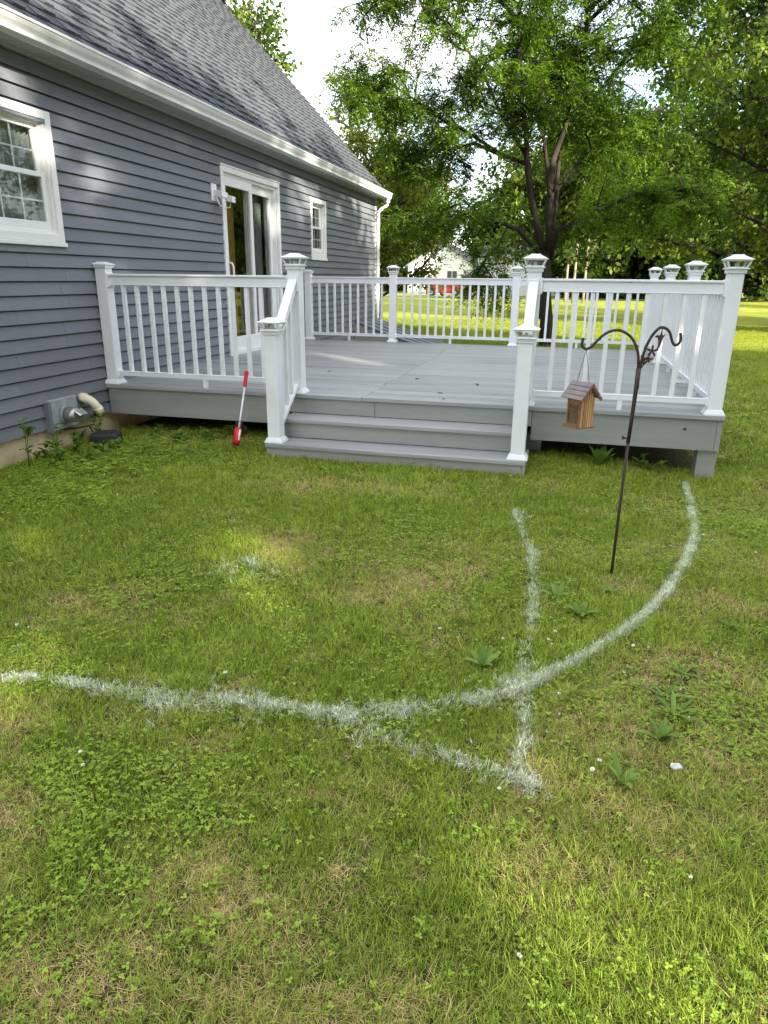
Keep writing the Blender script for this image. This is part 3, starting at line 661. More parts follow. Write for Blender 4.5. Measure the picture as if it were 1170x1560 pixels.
MB().tube([hp(4.318, .985), hp(4.336, 1.015), hp(4.350, 1.045), hp(4.357, 1.066)], .0028, 6).tube([hp(4.330, 1.005), hp(4.345, 1.022), hp(4.353, 1.03)], .0025, 6).build('stem', M['rust'], hk)
fd = empty('bird_feeder', (4.083, HY, .716), 'small cedar bird feeder with a slatted roof hanging from the left hook arm', 'bird feeder', rz=R(-47))
# local +x = slatted gable face, -y = seed face
bx, by, bh = .044, .040, .135
for i in range(6):
    y = -by+.002+(2*by-.004)*(i+.5)/6
    for sx in (-1, 1):
        MB().box((sx*(bx-.003), y-.0044, .004), (sx*(bx+.004), y+.0044, bh+.048*(1-abs(y)/by)-.004), random.random()).build('side_slat', M['cedar'], fd)
MB().box((-bx+.003, -by+.001, .008), (bx-.003, -by+.005, .018)).box((-bx+.003, -by+.001, bh-.03), (bx-.003, -by+.006, bh-.002)).build('front_frame', M['cedard'], fd)
MB().box((bx-.010, -by-.002, .004), (bx-.002, -by+.006, bh-.002)).box((-bx+.002, -by-.002, .004), (-bx+.010, -by+.006, bh-.002)).build('corner_strip', M['cedard'], fd)
sd = MB(); sd.box((-bx+.011, -by+.007, .006), (bx-.011, by-.006, bh-.031))
rr = random.Random(3)
for _ in range(150):
    x = rr.uniform(-bx+.013, bx-.013); z = rr.uniform(.016, bh-.034); s = rr.uniform(.002, .0038)
    sd.frustum((x, -by+.006), z, z+s*1.6, s*1.7, s*.8, rr.random(), d0=.004, d1=.002)
sd.build('seed', M['seed'], fd)
MB().box((-bx-.004, -by-.014, 0), (bx+.002, by+.014, .0045)).box((-bx-.004, -by-.016, 0), (bx-.002, -by-.012, .014)).build('tray', M['cedard'], fd)
for sy in (-1, 1):
    for i in range(4):
        t0, t1 = i/4, (i+.86)/4; ap = bh+.066; ev = bh-.006; ye = by+.022
        p0 = Vector((0, sy*ye*t0, ap+(ev-ap)*t0)); p1 = Vector((0, sy*ye*t1, ap+(ev-ap)*t1)); nrm = Vector((0, sy*(ap-ev), ye)).normalized()*.005
        q = [p0, p1, p1+nrm, p0+nrm]; vs = [(-.066, a.y, a.z) for a in q]+[(.066, a.y, a.z) for a in q]
        MB().add(vs, [(0, 1, 2, 3), (7, 6, 5, 4), (0, 4, 5, 1), (1, 5, 6, 2), (2, 6, 7, 3), (3, 7, 4, 0)]).build('roof_slat', M['slat'], fd)
    MB().bar((.062, 0, bh+.060), (.062, sy*(by+.020), bh-.008), .008, .010, up=(1, 0, 0)).build('gable_rafter', M['cedard'], fd)
apx = Vector((0, 0, 1.064-.716))
MB().tube([(-.038, 0, bh+.06), (-.02, 0, .27), tuple(apx)], .0012, 5).tube([(.040, 0, bh+.06), (.022, 0, .27), tuple(apx)], .0012, 5).build('hanger_wire', M['black'], fd)

# ------------------------------------------------------------------ paint marking wand
wa, wb_ = Vector((1.462, -.425, .005)), Vector((1.425, -.062, .60)); wd = (wb_-wa)
wn = empty('marking_wand', tuple(wa), 'red and white spray marking wand leaning against the deck edge', 'marking wand')
wp = lambda t, ox=0.0, oy=0.0: tuple(wd*t+Vector((ox, oy, 0)))
MB().tube([wp(.12), wp(.80)], .0075, 10).build('shaft', M['whitepl'], wn)
MB().bar(wp(.80), wp(.985), .026, .030, up=(0, 1, 0)).bar(wp(.94), wp(1.0), .026, .036, up=(0, 1, 0)).build('handle', M['red'], wn, bevel=.006)
MB().tube([wp(.90, .008, -.02), wp(.905, .012, -.02)], .006, 8).build('trigger', M['black'], wn)
MB().tube([wp(.09, .008, -.028), wp(.285, .008, -.028)], .030, 16).build('can_holder', M['red'], wn)
MB().tube([wp(.285, .012, -.028), wp(.365, .012, -.028), wp(.385, .012, -.028)], [.028, .028, .016], 16, cap=False).build('clear_sleeve', M['clearpl'], wn)
MB().tube([wp(.14, .030, -.042), wp(.27, .030, -.042)], .0105, 8).build('label_strip', M['whitepl'], wn)
MB().tube([wp(.02, .004, -.02), wp(.09, .006, -.022)], [.014, .018], 10).tube([wp(.005, -.012, -.03), wp(.03, -.012, -.03)], .010, 8).build('nozzle', M['rust'], wn)

# ------------------------------------------------------------------ far house and car
fz = float(gz(-8, 66))-.25
FH = empty('white_house', (-8.2, 66, fz), 'white gabled house far across the lawn behind the trees', 'house')
MB().box((-3.6, 0, 0), (3.0, 9, 2.9)).build('wall', M['whouse'], FH)
MB().prism([(-3.6, 2.9), (3.0, 2.9), (-.3, 5.0)], 1, 0, 9).build('gable', M['whouse'], FH)
for sg, x in ((-1, -3.9), (1, 3.3)):
    MB().hexa([(-.3, -.35, 5.0), (x, -.35, 2.75), (x, 9.3, 2.75), (-.3, 9.3, 5.0), (-.3, -.35, 5.12), (x, -.35, 2.87), (x, 9.3, 2.87), (-.3, 9.3, 5.12)]).build('roof_slope', M['groof'], FH)
MB().box((3.02, 1.2, 0), (11.5, 8, 3.7)).build('wing_wall', M['whouse'], FH)
MB().prism([(.8, 3.7), (4.6, 5.0), (8.4, 3.7)], 0, 3.32, 11.8).build('wing_roof', M['groof'], FH)
for (x, z, w, h) in ((-2.9, 1.35, 1.0, 1.3), (.35, 1.45, .95, 1.0), (5.2, 1.2, .9, 1.0)):
    yf = 0 if x < 3 else 1.2
    w_ = MB(); w_.box((x-.08, yf-.05, z-.08), (x, yf-.002, z+h+.08)); w_.box((x+w, yf-.05, z-.08), (x+w+.08, yf-.002, z+h+.08)); w_.box((x, yf-.05, z-.08), (x+w, yf-.002, z)); w_.box((x, yf-.05, z+h), (x+w, yf-.002, z+h+.08)); w_.box((x+w/2-.03, yf-.045, z), (x+w/2+.03, yf-.002, z+h))
    wi = w_.build('window', M['trim'], FH); MB().box((x, yf-.03, z), (x+w, yf-.005, z+h)).build('pane', M['carglass'], wi)
MB().box((7.0, 1.14, .02), (9.6, 1.198, 2.1)).build('garage_door', M['trim'], FH)
MB().box((-3.6, -.06, 0), (-1.6, -.002, .5)).build('plinth', M['groof'], FH)
cz_ = float(gz(-6.4, 58.5))+.03
CR = empty('red_car', (-6.4, 58.5, cz_), 'red hatchback parked in front of the far white house', 'car', rz=R(-28))
side = [(-2.0, .35), (-2.05, .75), (-1.95, .98), (-1.75, 1.05), (.85, .98), (1.75, .85), (2.05, .68), (2.08, .36), (1.7, .28), (-1.7, .28)]
MB().prism([(a, b) for a, b in side], 1, -.86, .86).build('body', M['redp'], CR, bevel=.06)
MB().hexa([(-1.85, -.80, 1.02), (.95, -.80, .98), (.95, .80, .98), (-1.85, .80, 1.02), (-1.45, -.62, 1.52), (.15, -.62, 1.54), (.15, .62, 1.54), (-1.45, .62, 1.52)]).build('cabin', M['redp'], CR, bevel=.05)
MB().add([(-1.5, -.785, 1.08), (-.55, -.785, 1.08), (-.55, -.665, 1.46), (-1.3, -.665, 1.46)], [(0, 1, 2, 3)]).add([(-.47, -.785, 1.08), (.62, -.785, 1.08), (.10, -.665, 1.46), (-.47, -.665, 1.46)], [(0, 1, 2, 3)]).build('side_window', M['carglass'], CR)
MB().add([(.97, -.66, 1.02), (.97, .66, 1.02), (.24, .55, 1.50), (.24, -.55, 1.50)], [(0, 1, 2, 3)]).build('windscreen', M['carglass'], CR)
for x in (-1.28, 1.30):
    for y in (-.80, .80):
        wh = MB().tube([(x, y-.11, .32), (x, y+.11, .32)], .32, 18).build('wheel', M['tyre'], CR)
        MB().tube([(x, y-.118, .32), (x, y+.118, .32)], .19, 14).build('rim', M['metal'], wh)
for y in (-.68, .68): MB().box((1.92, y-.16, .62), (2.07, y+.16, .76)).build('headlight', M['lens'], CR)
MB().box((1.95, -.40, .40), (2.09, .40, .60)).build('grille', M['tyre'], CR)

# ------------------------------------------------------------------ trees
def rand_unit(rng, n):
    v = rng.normal(size=(n, 3)); return v/np.linalg.norm(v, axis=1, keepdims=True)
def nrm(v): return v/np.maximum(np.linalg.norm(v, axis=-1, keepdims=True), 1e-6)
def polyline_branch(rng, p, d, length, n, wig, up):
    pts = [np.array(p, float)]; d = np.array(d, float); d /= np.linalg.norm(d)
    for i in range(n):
        d = d+rng.normal(size=3)*wig+np.array([0, 0, up]); d /= np.linalg.norm(d); pts.append(pts[-1]+d*length/n)
    return pts
def leaflets(rng, P, Dv, size, aspect=.42, droop=.35, flat=.5):
    """one pointed leaf (a rhombus) per row, growing from P along Dv"""
    n = len(P); Dv = nrm(Dv+np.array([0, 0, -droop])*rng.random((n, 1)))
    up = nrm(rng.normal(size=(n, 3))*(1-flat)+np.array([0, 0, 1.0])*flat)
    S = nrm(np.cross(Dv, up)); L = (size*rng.uniform(.65, 1.25, n))[:, None]; w = L*aspect
    fold = np.cross(S, Dv)*(w*.25)
    return np.stack([P, P+Dv*L*.45+S*w*.5+fold, P+Dv*L, P+Dv*L*.45-S*w*.5+fold], 1)
def compound(rng, P, Dv, length, npair, lsize):
    """feathery compound leaves: leaflets in pairs along a drooping stalk"""
    n = len(P); Dv = nrm(Dv); side = nrm(np.cross(Dv, nrm(rng.normal(size=(n, 3))*.35+np.array([0, 0, 1.0])))); V = []
    for k in range(npair):
        t = (k+.6)/npair; c = P+Dv*(length*t)[:, None]+np.array([0, 0, -1.0])*(length*.35*t*t)[:, None]
        for sg in (-1, 1):
            d = nrm(side*sg+Dv*.45+np.array([0, 0, -.25])+rng.normal(size=(n, 3))*.12)
            V.append(leaflets(rng, c, d, lsize, .40, .15, .8))
    return np.concatenate(V, 0)
def base_limbs(rng, base, height, spread, nl, z_first, lean=(0, 0)):
    trunk = [np.array(base), np.array(base)+np.array([lean[0]*.3, lean[1]*.3, height*.2]), np.array(base)+np.array([lean[0]*.6, lean[1]*.6, height*.45]), np.array(base)+np.array([lean[0], lean[1], height*.86])]
    limbs = []
    for i in range(nl):
        t = z_first+(1-z_first)*(i/max(1, nl-1))**.9*.95; z = t*height*.86
        k = min(2, int(t*3)); a = 2.4*i+rng.uniform(-.5, .5)
        p = np.array([np.interp(z, [q[2]-base[2] for q in trunk], [q[j] for q in trunk]) for j in range(3)])
        L = spread*(1.0-.55*max(0, t-.4)/.6)*rng.uniform(.8, 1.1)
        limbs.append(polyline_branch(rng, p, (math.cos(a), math.sin(a), .30+.6*t), L, 6, .16, .03))
    return trunk, limbs
def make_tree(name, label, base, trunk, limbs, r0, leafmat, rng, nsub=6, sublen=1.5, ntwig=6, twiglen=.6, nleaf=10, lsize=.11, kind='simple',
              group=None, bark='bark', droop=.3, tone=(.45, .25), cat='tree', leaf_from=.25, flat=1.0, gaps=None, limb_r=None, crown_name='crown', upsub=.0, extra_twigs=None):
    t = empty(name, tuple(base), label, cat, group); off = np.array(base, float)
    tb = MB(); tb.tube([np.array(p)-off for p in trunk], list(np.linspace(r0, r0*.55, len(trunk))), 10)
    if len(limbs): lm = MB()
    bb_ = MB(); LP, LD, LT = [], [], []
    zs = [p[2] for l in limbs for p in l]
    for li, l in enumerate(limbs):
        l = [np.array(p, float) for p in l]; n = len(l)
        rl = r0*(limb_r[li] if limb_r else .42 if len(limbs) > 6 else .55)
        tb.tube([p-off for p in l], list(np.linspace(rl, .016, n)), 7, tone=.5)
        seg = np.array(l); ln = np.linalg.norm(np.diff(seg, axis=0), axis=1).sum()
        ns = max(3, int(nsub*ln/2.5))
        for j in range(ns):
            u = leaf_from+(1-leaf_from)*(j+rng.random())/ns; u = min(u, .999)*(n-1); i = int(u); p = l[i]+(l[i+1]-l[i])*(u-i)
            tan = nrm(l[i+1]-l[i]); d = nrm(tan*.7+rand_unit(rng, 1)[0]*.9+np.array([0, 0, upsub]))
            d[2] *= flat; sbt = rng.normal(0, .27)
            sb = polyline_branch(rng, p, d, sublen*rng.uniform(.5, 1.2), 5, .2, -.02)
            bb_.tube([q-off for q in sb], list(np.linspace(.020, .007, len(sb))), 5, False)
            for k in range(ntwig):
                w = (.2+.8*(k+rng.random())/ntwig)*(len(sb)-1); w = min(w, len(sb)-1.001); ii = int(w); pp = sb[ii]+(sb[ii+1]-sb[ii])*(w-ii)
                dd = nrm(nrm(sb[ii+1]-sb[ii])*.6+rand_unit(rng, 1)[0]*np.array([1, 1, flat]))
                tw = polyline_branch(rng, pp, dd, twiglen*rng.uniform(.5, 1.2), 3, .2, -.06)
                bb_.tube([q-off for q in tw], [.006, .005, .004, .003], 3, False)
                twt = np.clip(rng.normal(tone[0]+sbt, tone[1]*.7), 0, 1); twa = np.array(tw)
                uu = rng.random(nleaf)*(len(tw)-1.001); ki = uu.astype(int)
                LP.append(twa[ki]+(twa[ki+1]-twa[ki])*(uu-ki)[:, None]); LD.append(nrm(np.repeat((tw[-1]-tw[0])[None], nleaf, 0)*.8+rand_unit(rng, nleaf)*.6)); LT.append(np.full(nleaf, twt))
    LP = np.concatenate(LP); LD = np.concatenate(LD); LT = np.concatenate(LT)
    if kind == 'compound':
        V = compound(rng, LP, LD, rng.uniform(.18, .36, len(LP)), 6, lsize); T = np.tile(LT, 12)
    else: V = leaflets(rng, LP+rng.normal(size=LP.shape)*lsize*.5, LD+rng.normal(size=LD.shape)*.5, lsize, .62, droop, .45); T = LT
    T = T+rng.normal(size=len(T))*.12
    if gaps:
        c = V.mean(1); sn_, st_ = c[:, 0]*.656+c[:, 1]*.755, c[:, 0]*.755-c[:, 1]*.656-c[:, 2]/math.tan(R(SUN_EL)); keep = np.ones(len(V), bool)
        for (gn, gt, rn, rt, pr) in gaps: keep &= (((sn_-gn)/rn)**2+((st_-gt)/rt)**2 > .6+.8*rng.random(len(V))) | (rng.random(len(V)) > pr)
        V, T = V[keep], T[keep]
    tb.build('trunk', M[bark], t); bb_.build('branches', M[bark], t)
    link(crown_name, quads_mesh('crown', V-off, T, M[leafmat]), t)
    return t, len(V)

counts = {}
rng = np.random.default_rng(21)
LOC = {'l1': [(3.38, 11.5, 1.72), (2.97, 11.4, 3.07), (2.84, 11.3, 3.83), (2.8, 11.2, 4.31), (2.56, 11.1, 5.25), (2.52, 11.0, 6.4), (2.57, 10.9, 7.23), (2.5, 10.8, 8.6)],
 'l1b': [(2.83, 11.5, 3.86), (2.59, 11.2, 4.18), (2.24, 10.9, 4.66), (1.89, 10.6, 5.31), (1.44, 10.3, 5.82), (.9, 10.1, 6.5)],
 'l2': [(3.46, 11.5, 1.86), (3.39, 11.58, 3.01), (3.38, 11.67, 3.82), (3.65, 11.75, 4.74), (3.87, 11.83, 5.53), (3.82, 11.92, 6.4), (3.8, 12.0, 7.52), (3.9, 12.1, 8.8)],
 'l2b': [(3.38, 11.5, 3.07), (3.16, 11.72, 4.21), (2.83, 11.95, 4.99), (2.82, 12.18, 5.88), (2.74, 12.4, 7.4)],
 'r1': [(3.58, 11.5, 4.53), (4.28, 11.6, 5.15), (4.8, 11.7, 5.87), (5.3, 11.8, 6.46)],
 'r2': [(3.49, 11.5, 1.79), (3.61, 11.34, 2.39), (4.29, 11.18, 2.68), (5.08, 11.02, 3.07), (5.54, 10.86, 3.0), (6.1, 10.7, 3.13)],
 'r3': [(3.51, 11.5, 2.4), (3.53, 11.85, 3.28), (4.07, 12.2, 4.02), (4.85, 12.55, 4.42), (5.48, 12.9, 5.04)],
 'lf1': [(2.84, 11.5, 3.73), (2.31, 11.3, 3.9), (1.63, 11.1, 4.28), (1.07, 10.9, 4.56), (0.02, 10.7, 5.18), (-.55, 10.6, 5.3)],
 'lf2': [(2.36, 11.5, 3.88), (1.66, 11.7, 4.2), (0.63, 11.9, 4.1), (-0.3, 12.1, 4.1)],
 'lf3': [(3.38, 11.5, 1.79), (2.78, 11.12, 2.38), (2.09, 10.75, 2.63), (1.43, 10.38, 2.73), (0.8, 10.0, 2.58)],
 'hang': [(2.55, 10.98, 2.45), (2.37, 11.0, 2.05), (2.06, 10.83, 1.7), (2.49, 10.5, 1.16)],
 'top1': [(2.6, 11.5, 6.31), (1.8, 11.12, 6.93), (0.53, 10.75, 6.79), (-0.3, 10.4, 6.6)],
 'lf4': [(1.63, 11.1, 4.28), (.6, 10.6, 4.75), (-.5, 10.2, 4.9)],
 'top2': [(3.8, 11.8, 6.6), (4.7, 11.5, 7.1), (5.8, 11.2, 7.3), (6.6, 11.0, 7.0)],
 'top3': [(3.82, 11.92, 6.4), (4.6, 12.4, 7.2), (5.6, 12.8, 7.6), (6.6, 13.2, 7.6)],
 'back': [(3.5, 11.5, 3.2), (3.5, 12.6, 4.4), (3.2, 13.6, 5.6), (3.0, 14.4, 6.4)]}
bz = float(gz(3.56, 11.5))
counts['locust'] = make_tree('locust_tree', 'big honey locust with feathery leaves and forked dark limbs behind the deck', (3.56, 11.5, bz),
          [(3.56, 11.5, bz-.2), (3.52, 11.5, .5), (3.45, 11.5, 1.1), (3.41, 11.5, 1.9)], list(LOC.values()), .17, 'locust', rng,
          nsub=16, sublen=1.2, ntwig=6, twiglen=.48, nleaf=8, lsize=.080, flat=.45, kind='compound', tone=(.5, .26), leaf_from=.36, limb_r=[dict(l1=.52, l2=.55, r2=.40, lf3=.36, hang=.12).get(k, .27) for k in LOC])[1]
def auto_tree(name, label, base, height, spread, nl, zf, r0, leafmat, seed, **kw):
    g = np.random.default_rng(seed); b = (base[0], base[1], float(gz(*base)))
    tr, lm = base_limbs(g, b, height, spread, nl, zf); tr[0] = tr[0]-np.array([0, 0, .3])
    counts[label] = make_tree(name, label, b, tr, lm, r0, leafmat, g, **kw)[1]
auto_tree('maple_tree', 'yellowing green tree close behind the far house corner', (-2.2, 18.0), 5.8, 2.9, 22, .17, .12, 'yellowish', 31, nsub=11, sublen=1.2, ntwig=6, twiglen=.5, nleaf=14, lsize=.15, tone=(.55, .28))
auto_tree('maple_tree', 'taller tree whose top shows above the roof at the upper left', (-6.2, 15.5), 10.4, 3.0, 15, .35, .2, 'maple', 32, nsub=10, sublen=1.3, ntwig=6, twiglen=.5, nleaf=12, lsize=.16, tone=(.4, .25))
auto_tree('maple_tree', 'slim brownish tree peeping over the roof slope beside the locust', (-3.6, 19.5), 7.8, 1.7, 14, .3, .11, 'yellowish', 33, nsub=9, sublen=1.0, ntwig=6, twiglen=.45, nleaf=12, lsize=.12, tone=(.45, .25))
auto_tree('maple_tree', 'broad maple with light green leaves at the right behind the railing', (11.3, 18.5), 10.0, 5.2, 26, .08, .22, 'maple', 34, nsub=10, sublen=1.6, ntwig=6, twiglen=.6, nleaf=11, lsize=.18, tone=(.55, .28))
auto_tree('maple_tree', 'dark leafy tree filling the gap low behind the locust trunk', (3.0, 24.0), 5.4, 4.0, 18, .45, .16, 'maple', 35, nsub=10, sublen=1.4, ntwig=6, twiglen=.6, nleaf=11, lsize=.19, tone=(.35, .22))
auto_tree('maple_tree', 'tall tree behind the locust reaching the top of the picture', (10.4, 29.0), 19.0, 6.2, 30, .12, .25, 'maple', 36, nsub=9, sublen=1.8, ntwig=6, twiglen=.8, nleaf=11, lsize=.25, tone=(.4, .24))
# far wood
g = np.random.default_rng(50)
wx = [(4.5, 60), (7.5, 66), (10.5, 58), (13.5, 63), (16.5, 57), (19.5, 62), (23.0, 58), (26.5, 64), (-15, 84), (-19, 76), (1.0, 92), (-24, 70), (-6, 95), (30, 60), (6.0, 74), (12, 75), (18, 73)]
wl = ['far wood tree', ]
for i, (x, y) in enumerate(wx):
    auto_tree('wood_tree', 'dark green tree in the far wood beyond the lawn', (x, y), g.uniform(11, 16), g.uniform(3.6, 5.0), 15, .04, .22, 'wood', 60+i,
              nsub=7, sublen=2.6, ntwig=6, twiglen=1.3, nleaf=11, lsize=.62, tone=(.35, .25), group='trees of the far wood')
for i, (x, y, h) in enumerate(((4.2, 44, 6), (4.9, 45.5, 7), (3.7, 47, 5.5))):
    auto_tree('sapling', 'slim pale trunked sapling catching sun behind the deck', (x, y), h, 1.2, 7, .5, .10, 'wood', 90+i, nsub=3, sublen=.8, ntwig=4, twiglen=.5, nleaf=6, lsize=.22, bark='palebark', group='pale saplings beyond the lawn')
GAPS = [(-.8, 2.5, .45, .65, .7), (-.25, 3.5, .40, .60, .85), (-.40, 6.1, .62, .8, 1), (-1.35, 4.1, .4, .5, 1), (-2.3, 4.9, .3, .5, 1), (3.0, -1.7, .20, 1.0, 1), (3.15, .9, .22, .6, 1), (-.9, 3.8, 1.4, 2.6, .30)]  # openings cut in the unseen crowns to drop sun patches on lawn and deck
# shade trees beside the garden on the sunny side: they throw the dappled shade over house, deck and lawn
for i, (x, y, h, s) in enumerate(((13.5, -15.0, 11.0, 4.4), (16.5, -9.0, 10.5, 4.2), (19.0, -3.4, 11.0, 4.2), (8.5, -19.5, 11.0, 4.2), (25.0, -7.5, 12.5, 4.5), (19.1, -14.6, 12.5, 4.0), (22.9, -11.7, 12.5, 4.0), (31.0, 9.0, 12.0, 4.6), (37.0, 27.0, 12.0, 4.6))):
    auto_tree('shade_tree', 'large leafy yard tree shading the lawn from the right', (x, y), h, s, 16, .10, .25, 'maple', 120+i,
              nsub=8, sublen=2.2, ntwig=6, twiglen=1.0, nleaf=16, lsize=.38, tone=(.4, .25), gaps=GAPS, group='yard trees to the right of the house')

# ------------------------------------------------------------------ grass
def blade(mbb, rg, x, y, h, w, az, lean, curve, tone, seg=3):
    d = Vector((math.cos(az), math.sin(az), 0)); s = Vector((-d.y, d.x, 0)); p = Vector((x, y, -.004)); ang = lean; pts = []
    for i in range(seg+1):
        pts.append(p.copy()); p = p+(d*math.sin(ang)+Vector((0, 0, math.cos(ang))))*h/seg; ang += curve/seg
    o = len(mbb.v)
    for i, q in enumerate(pts[:-1]):
        ww = w*(1-.55*i/seg)/2; mbb.v += [tuple(q-s*ww), tuple(q+s*ww)]
    mbb.v.append(tuple(pts[-1]))
    for i in range(seg-1): mbb.f.append((o+2*i, o+2*i+1, o+2*i+3, o+2*i+2)); mbb.t.append(tone); mbb.smooth.append(False)
    mbb.f.append((o+2*seg-2, o+2*seg-1, o+2*seg)); mbb.t.append(tone); mbb.smooth.append(False)
def raw_mesh(mbb, name, m):
    me = bpy.data.meshes.new(name); me.from_pydata(mbb.v, [], mbb.f)
    a = me.attributes.new('tone', 'FLOAT', 'FACE'); a.data.foreach_set('value', np.array(mbb.t, dtype=np.float32)); me.materials.append(m); me.update(); return me
def coll(name, meshes):
    c = bpy.data.collections.new(name)
    for i, me in enumerate(meshes):
        o = bpy.data.objects.new(f'{name}_{i:02d}', me); c.objects.link(o)
    return c
rg = random.Random(4)
def tuft(kind):
    b = MB()
    if kind == 'green':
        for _ in range(18): blade(b, rg, rg.gauss(0, .018), rg.gauss(0, .018), rg.uniform(.025, .062), rg.uniform(.0018, .0036), rg.uniform(0, 6.28), rg.uniform(.05, .75), rg.uniform(.2, 1.1), min(1, max(0, rg.gauss(.45, .25))))
    elif kind == 'straw':
        for _ in range(13): blade(b, rg, rg.gauss(0, .02), rg.gauss(0, .02), rg.uniform(.03, .08), rg.uniform(.0016, .003), rg.uniform(0, 6.28), rg.uniform(.8, 1.5), rg.uniform(-.2, .5), min(1, max(0, rg.gauss(.5, .28))))
    elif kind == 'long':
        a0 = rg.uniform(0, 6.28)
        for _ in range(11): blade(b, rg, rg.gauss(0, .014), rg.gauss(0, .014), rg.uniform(.07, .13), rg.uniform(.002, .0038), a0+rg.gauss(0, 1.0), rg.uniform(.1, .7), rg.uniform(.5, 1.4), min(1, max(0, rg.gauss(.5, .25))), 4)
    elif kind == 'fleck':
        for _ in range(7): blade(b, rg, rg.gauss(0, .009), rg.gauss(0, .009), rg.uniform(.007, .020), rg.uniform(.0014, .0030), rg.uniform(0, 6.28), rg.uniform(.7, 1.6), rg.uniform(-.2, .5), min(1, max(0, rg.gauss(.45, .2))), 2)
    else:
        for _ in range(6):
            x, y, h = rg.gauss(0, .022), rg.gauss(0, .022), rg.uniform(.02, .05); r = rg.uniform(.005, .0095); a0 = rg.uniform(0, 6.28); tl = rg.gauss(0, .25); tn = min(1, max(0, rg.gauss(.5, .2)))
            b.add([(x-.0006, y, 0), (x+.0006, y, 0), (x, y, h)], [(0, 1, 2)], .3)
            for k in range(3):
                a = a0+k*2.094; c = Vector((math.cos(a), math.sin(a), tl)); s = Vector((-c.y, c.x, 0)); o = Vector((x, y, h))
                b.add([o, o+c*r*.7+s*r*.62, o+c*r*1.5+s*r*.36, o+c*r*1.38, o+c*r*1.5-s*r*.36, o+c*r*.7-s*r*.62], [(0, 1, 2, 3, 4, 5)], tn)
    return b
TG = coll('tuft', [raw_mesh(tuft('green'), 'tuft', M['grass']) for _ in range(7)]+[raw_mesh(tuft('straw'), 'tuft', M['grass']) for _ in range(3)]
          + [raw_mesh(tuft('long'), 'tuft', M['grass']) for _ in range(3)]+[raw_mesh(tuft('clover'), 'tuft', M['grass']) for _ in range(4)]+[raw_mesh(tuft('fleck'), 'tuft', M['grass']) for _ in range(5)])
I_FLECK = (17, 22)
I_GREEN, I_STRAW, I_LONG, I_CLOVER = (0, 7), (7, 10), (10, 13), (13, 17)
def scatter_group(c):
    ng = bpy.data.node_groups.new('scatter', 'GeometryNodeTree')
    ng.interface.new_socket('Geometry', in_out='INPUT', socket_type='NodeSocketGeometry'); ng.interface.new_socket('Geometry', in_out='OUTPUT', socket_type='NodeSocketGeometry')
    gi = ng.nodes.new('NodeGroupInput'); go = ng.nodes.new('NodeGroupOutput'); iop = ng.nodes.new('GeometryNodeInstanceOnPoints'); ci = ng.nodes.new('GeometryNodeCollectionInfo')
    ci.inputs['Collection'].default_value = c; ci.inputs['Separate Children'].default_value = True; ci.inputs['Reset Children'].default_value = True
    def na(n, t):
        a = ng.nodes.new('GeometryNodeInputNamedAttribute'); a.data_type = t; a.inputs['Name'].default_value = n
        return [o for o in a.outputs if o.enabled and o.name == 'Attribute'][0]
    L = ng.links.new
    L(gi.outputs[0], iop.inputs['Points']); L(ci.outputs[0], iop.inputs['Instance']); iop.inputs['Pick Instance'].default_value = True
    L(na('vid', 'INT'), iop.inputs['Instance Index']); L(na('rot', 'FLOAT_VECTOR'), iop.inputs['Rotation']); L(na('scl', 'FLOAT_VECTOR'), iop.inputs['Scale'])
    L(iop.outputs[0], go.inputs[0]); return ng
SCAT = scatter_group(TG)
def scatter(name, P, vid, rot, scl, tint, label, cat=None):
    me = bpy.data.meshes.new(name); n = len(P); me.vertices.add(n); me.vertices.foreach_set('co', P.astype(np.float32).ravel())
    me.attributes.new('vid', 'INT', 'POINT').data.foreach_set('value', vid.astype(np.int32))
    me.attributes.new('rot', 'FLOAT_VECTOR', 'POINT').data.foreach_set('vector', rot.astype(np.float32).ravel())
    me.attributes.new('scl', 'FLOAT_VECTOR', 'POINT').data.foreach_set('vector', scl.astype(np.float32).ravel())
    me.attributes.new('tint', 'FLOAT_COLOR', 'POINT').data.foreach_set('color', np.concatenate([tint, np.ones((n, 1))], 1).astype(np.float32).ravel())
    me.update(); o = bpy.data.objects.new(name, me); COL.objects.link(o); md = o.modifiers.new('scatter', 'NODES'); md.node_group = SCAT
    return tag(o, label, cat, kind='stuff')
rgn = np.random.default_rng(77)
def visible(P, mx=420, my=120):
    d = P-CAM; z = d@AX_F; px = 585+FPX*(d@AX_R)/np.maximum(z, .01); py = 780-FPX*(d@AX_U)/np.maximum(z, .01)
    return (z > .2) & (px > -mx) & (px < 1170+mx) & (py < 1560+my*2)
def blocked(x, y):
    b = (x < 0.0) & (y > -4) & (y < 9.6)
    b |= (x > XB-.06) & (x < XE+.06) & (y > YT2+.03) & (y < .1)
    b |= (x > 0) & (x < W) & (y > .28) & (y < D)
    b |= (x < 1.8) & (y > 7.8) & (y < 9.4)
    return b
spots = [(G(540, 742), .55, .16, .95), (G(430, 745), .25, .1, .8), (G(370, 1400), .17, .13, .9), (G(300, 1310), .15, .1, .5), (G(130, 925), .3, .2, .6), (G(620, 850), .5, .3, .35), (G(830, 740), .2, .15, .6), (G(1090, 1190), .22, .14, .6),
         (G(960, 1240), .3, .12, .5), (G(600, 1530), .12, .08, .6), (G(90, 1480), .14, .1, .7), (G(560, 1140), .2, .1, .4), (G(940, 890), .15, .1, .5), (G(60, 1500), .2, .1, .6), (G(900, 1330), .15, .1, .4)]
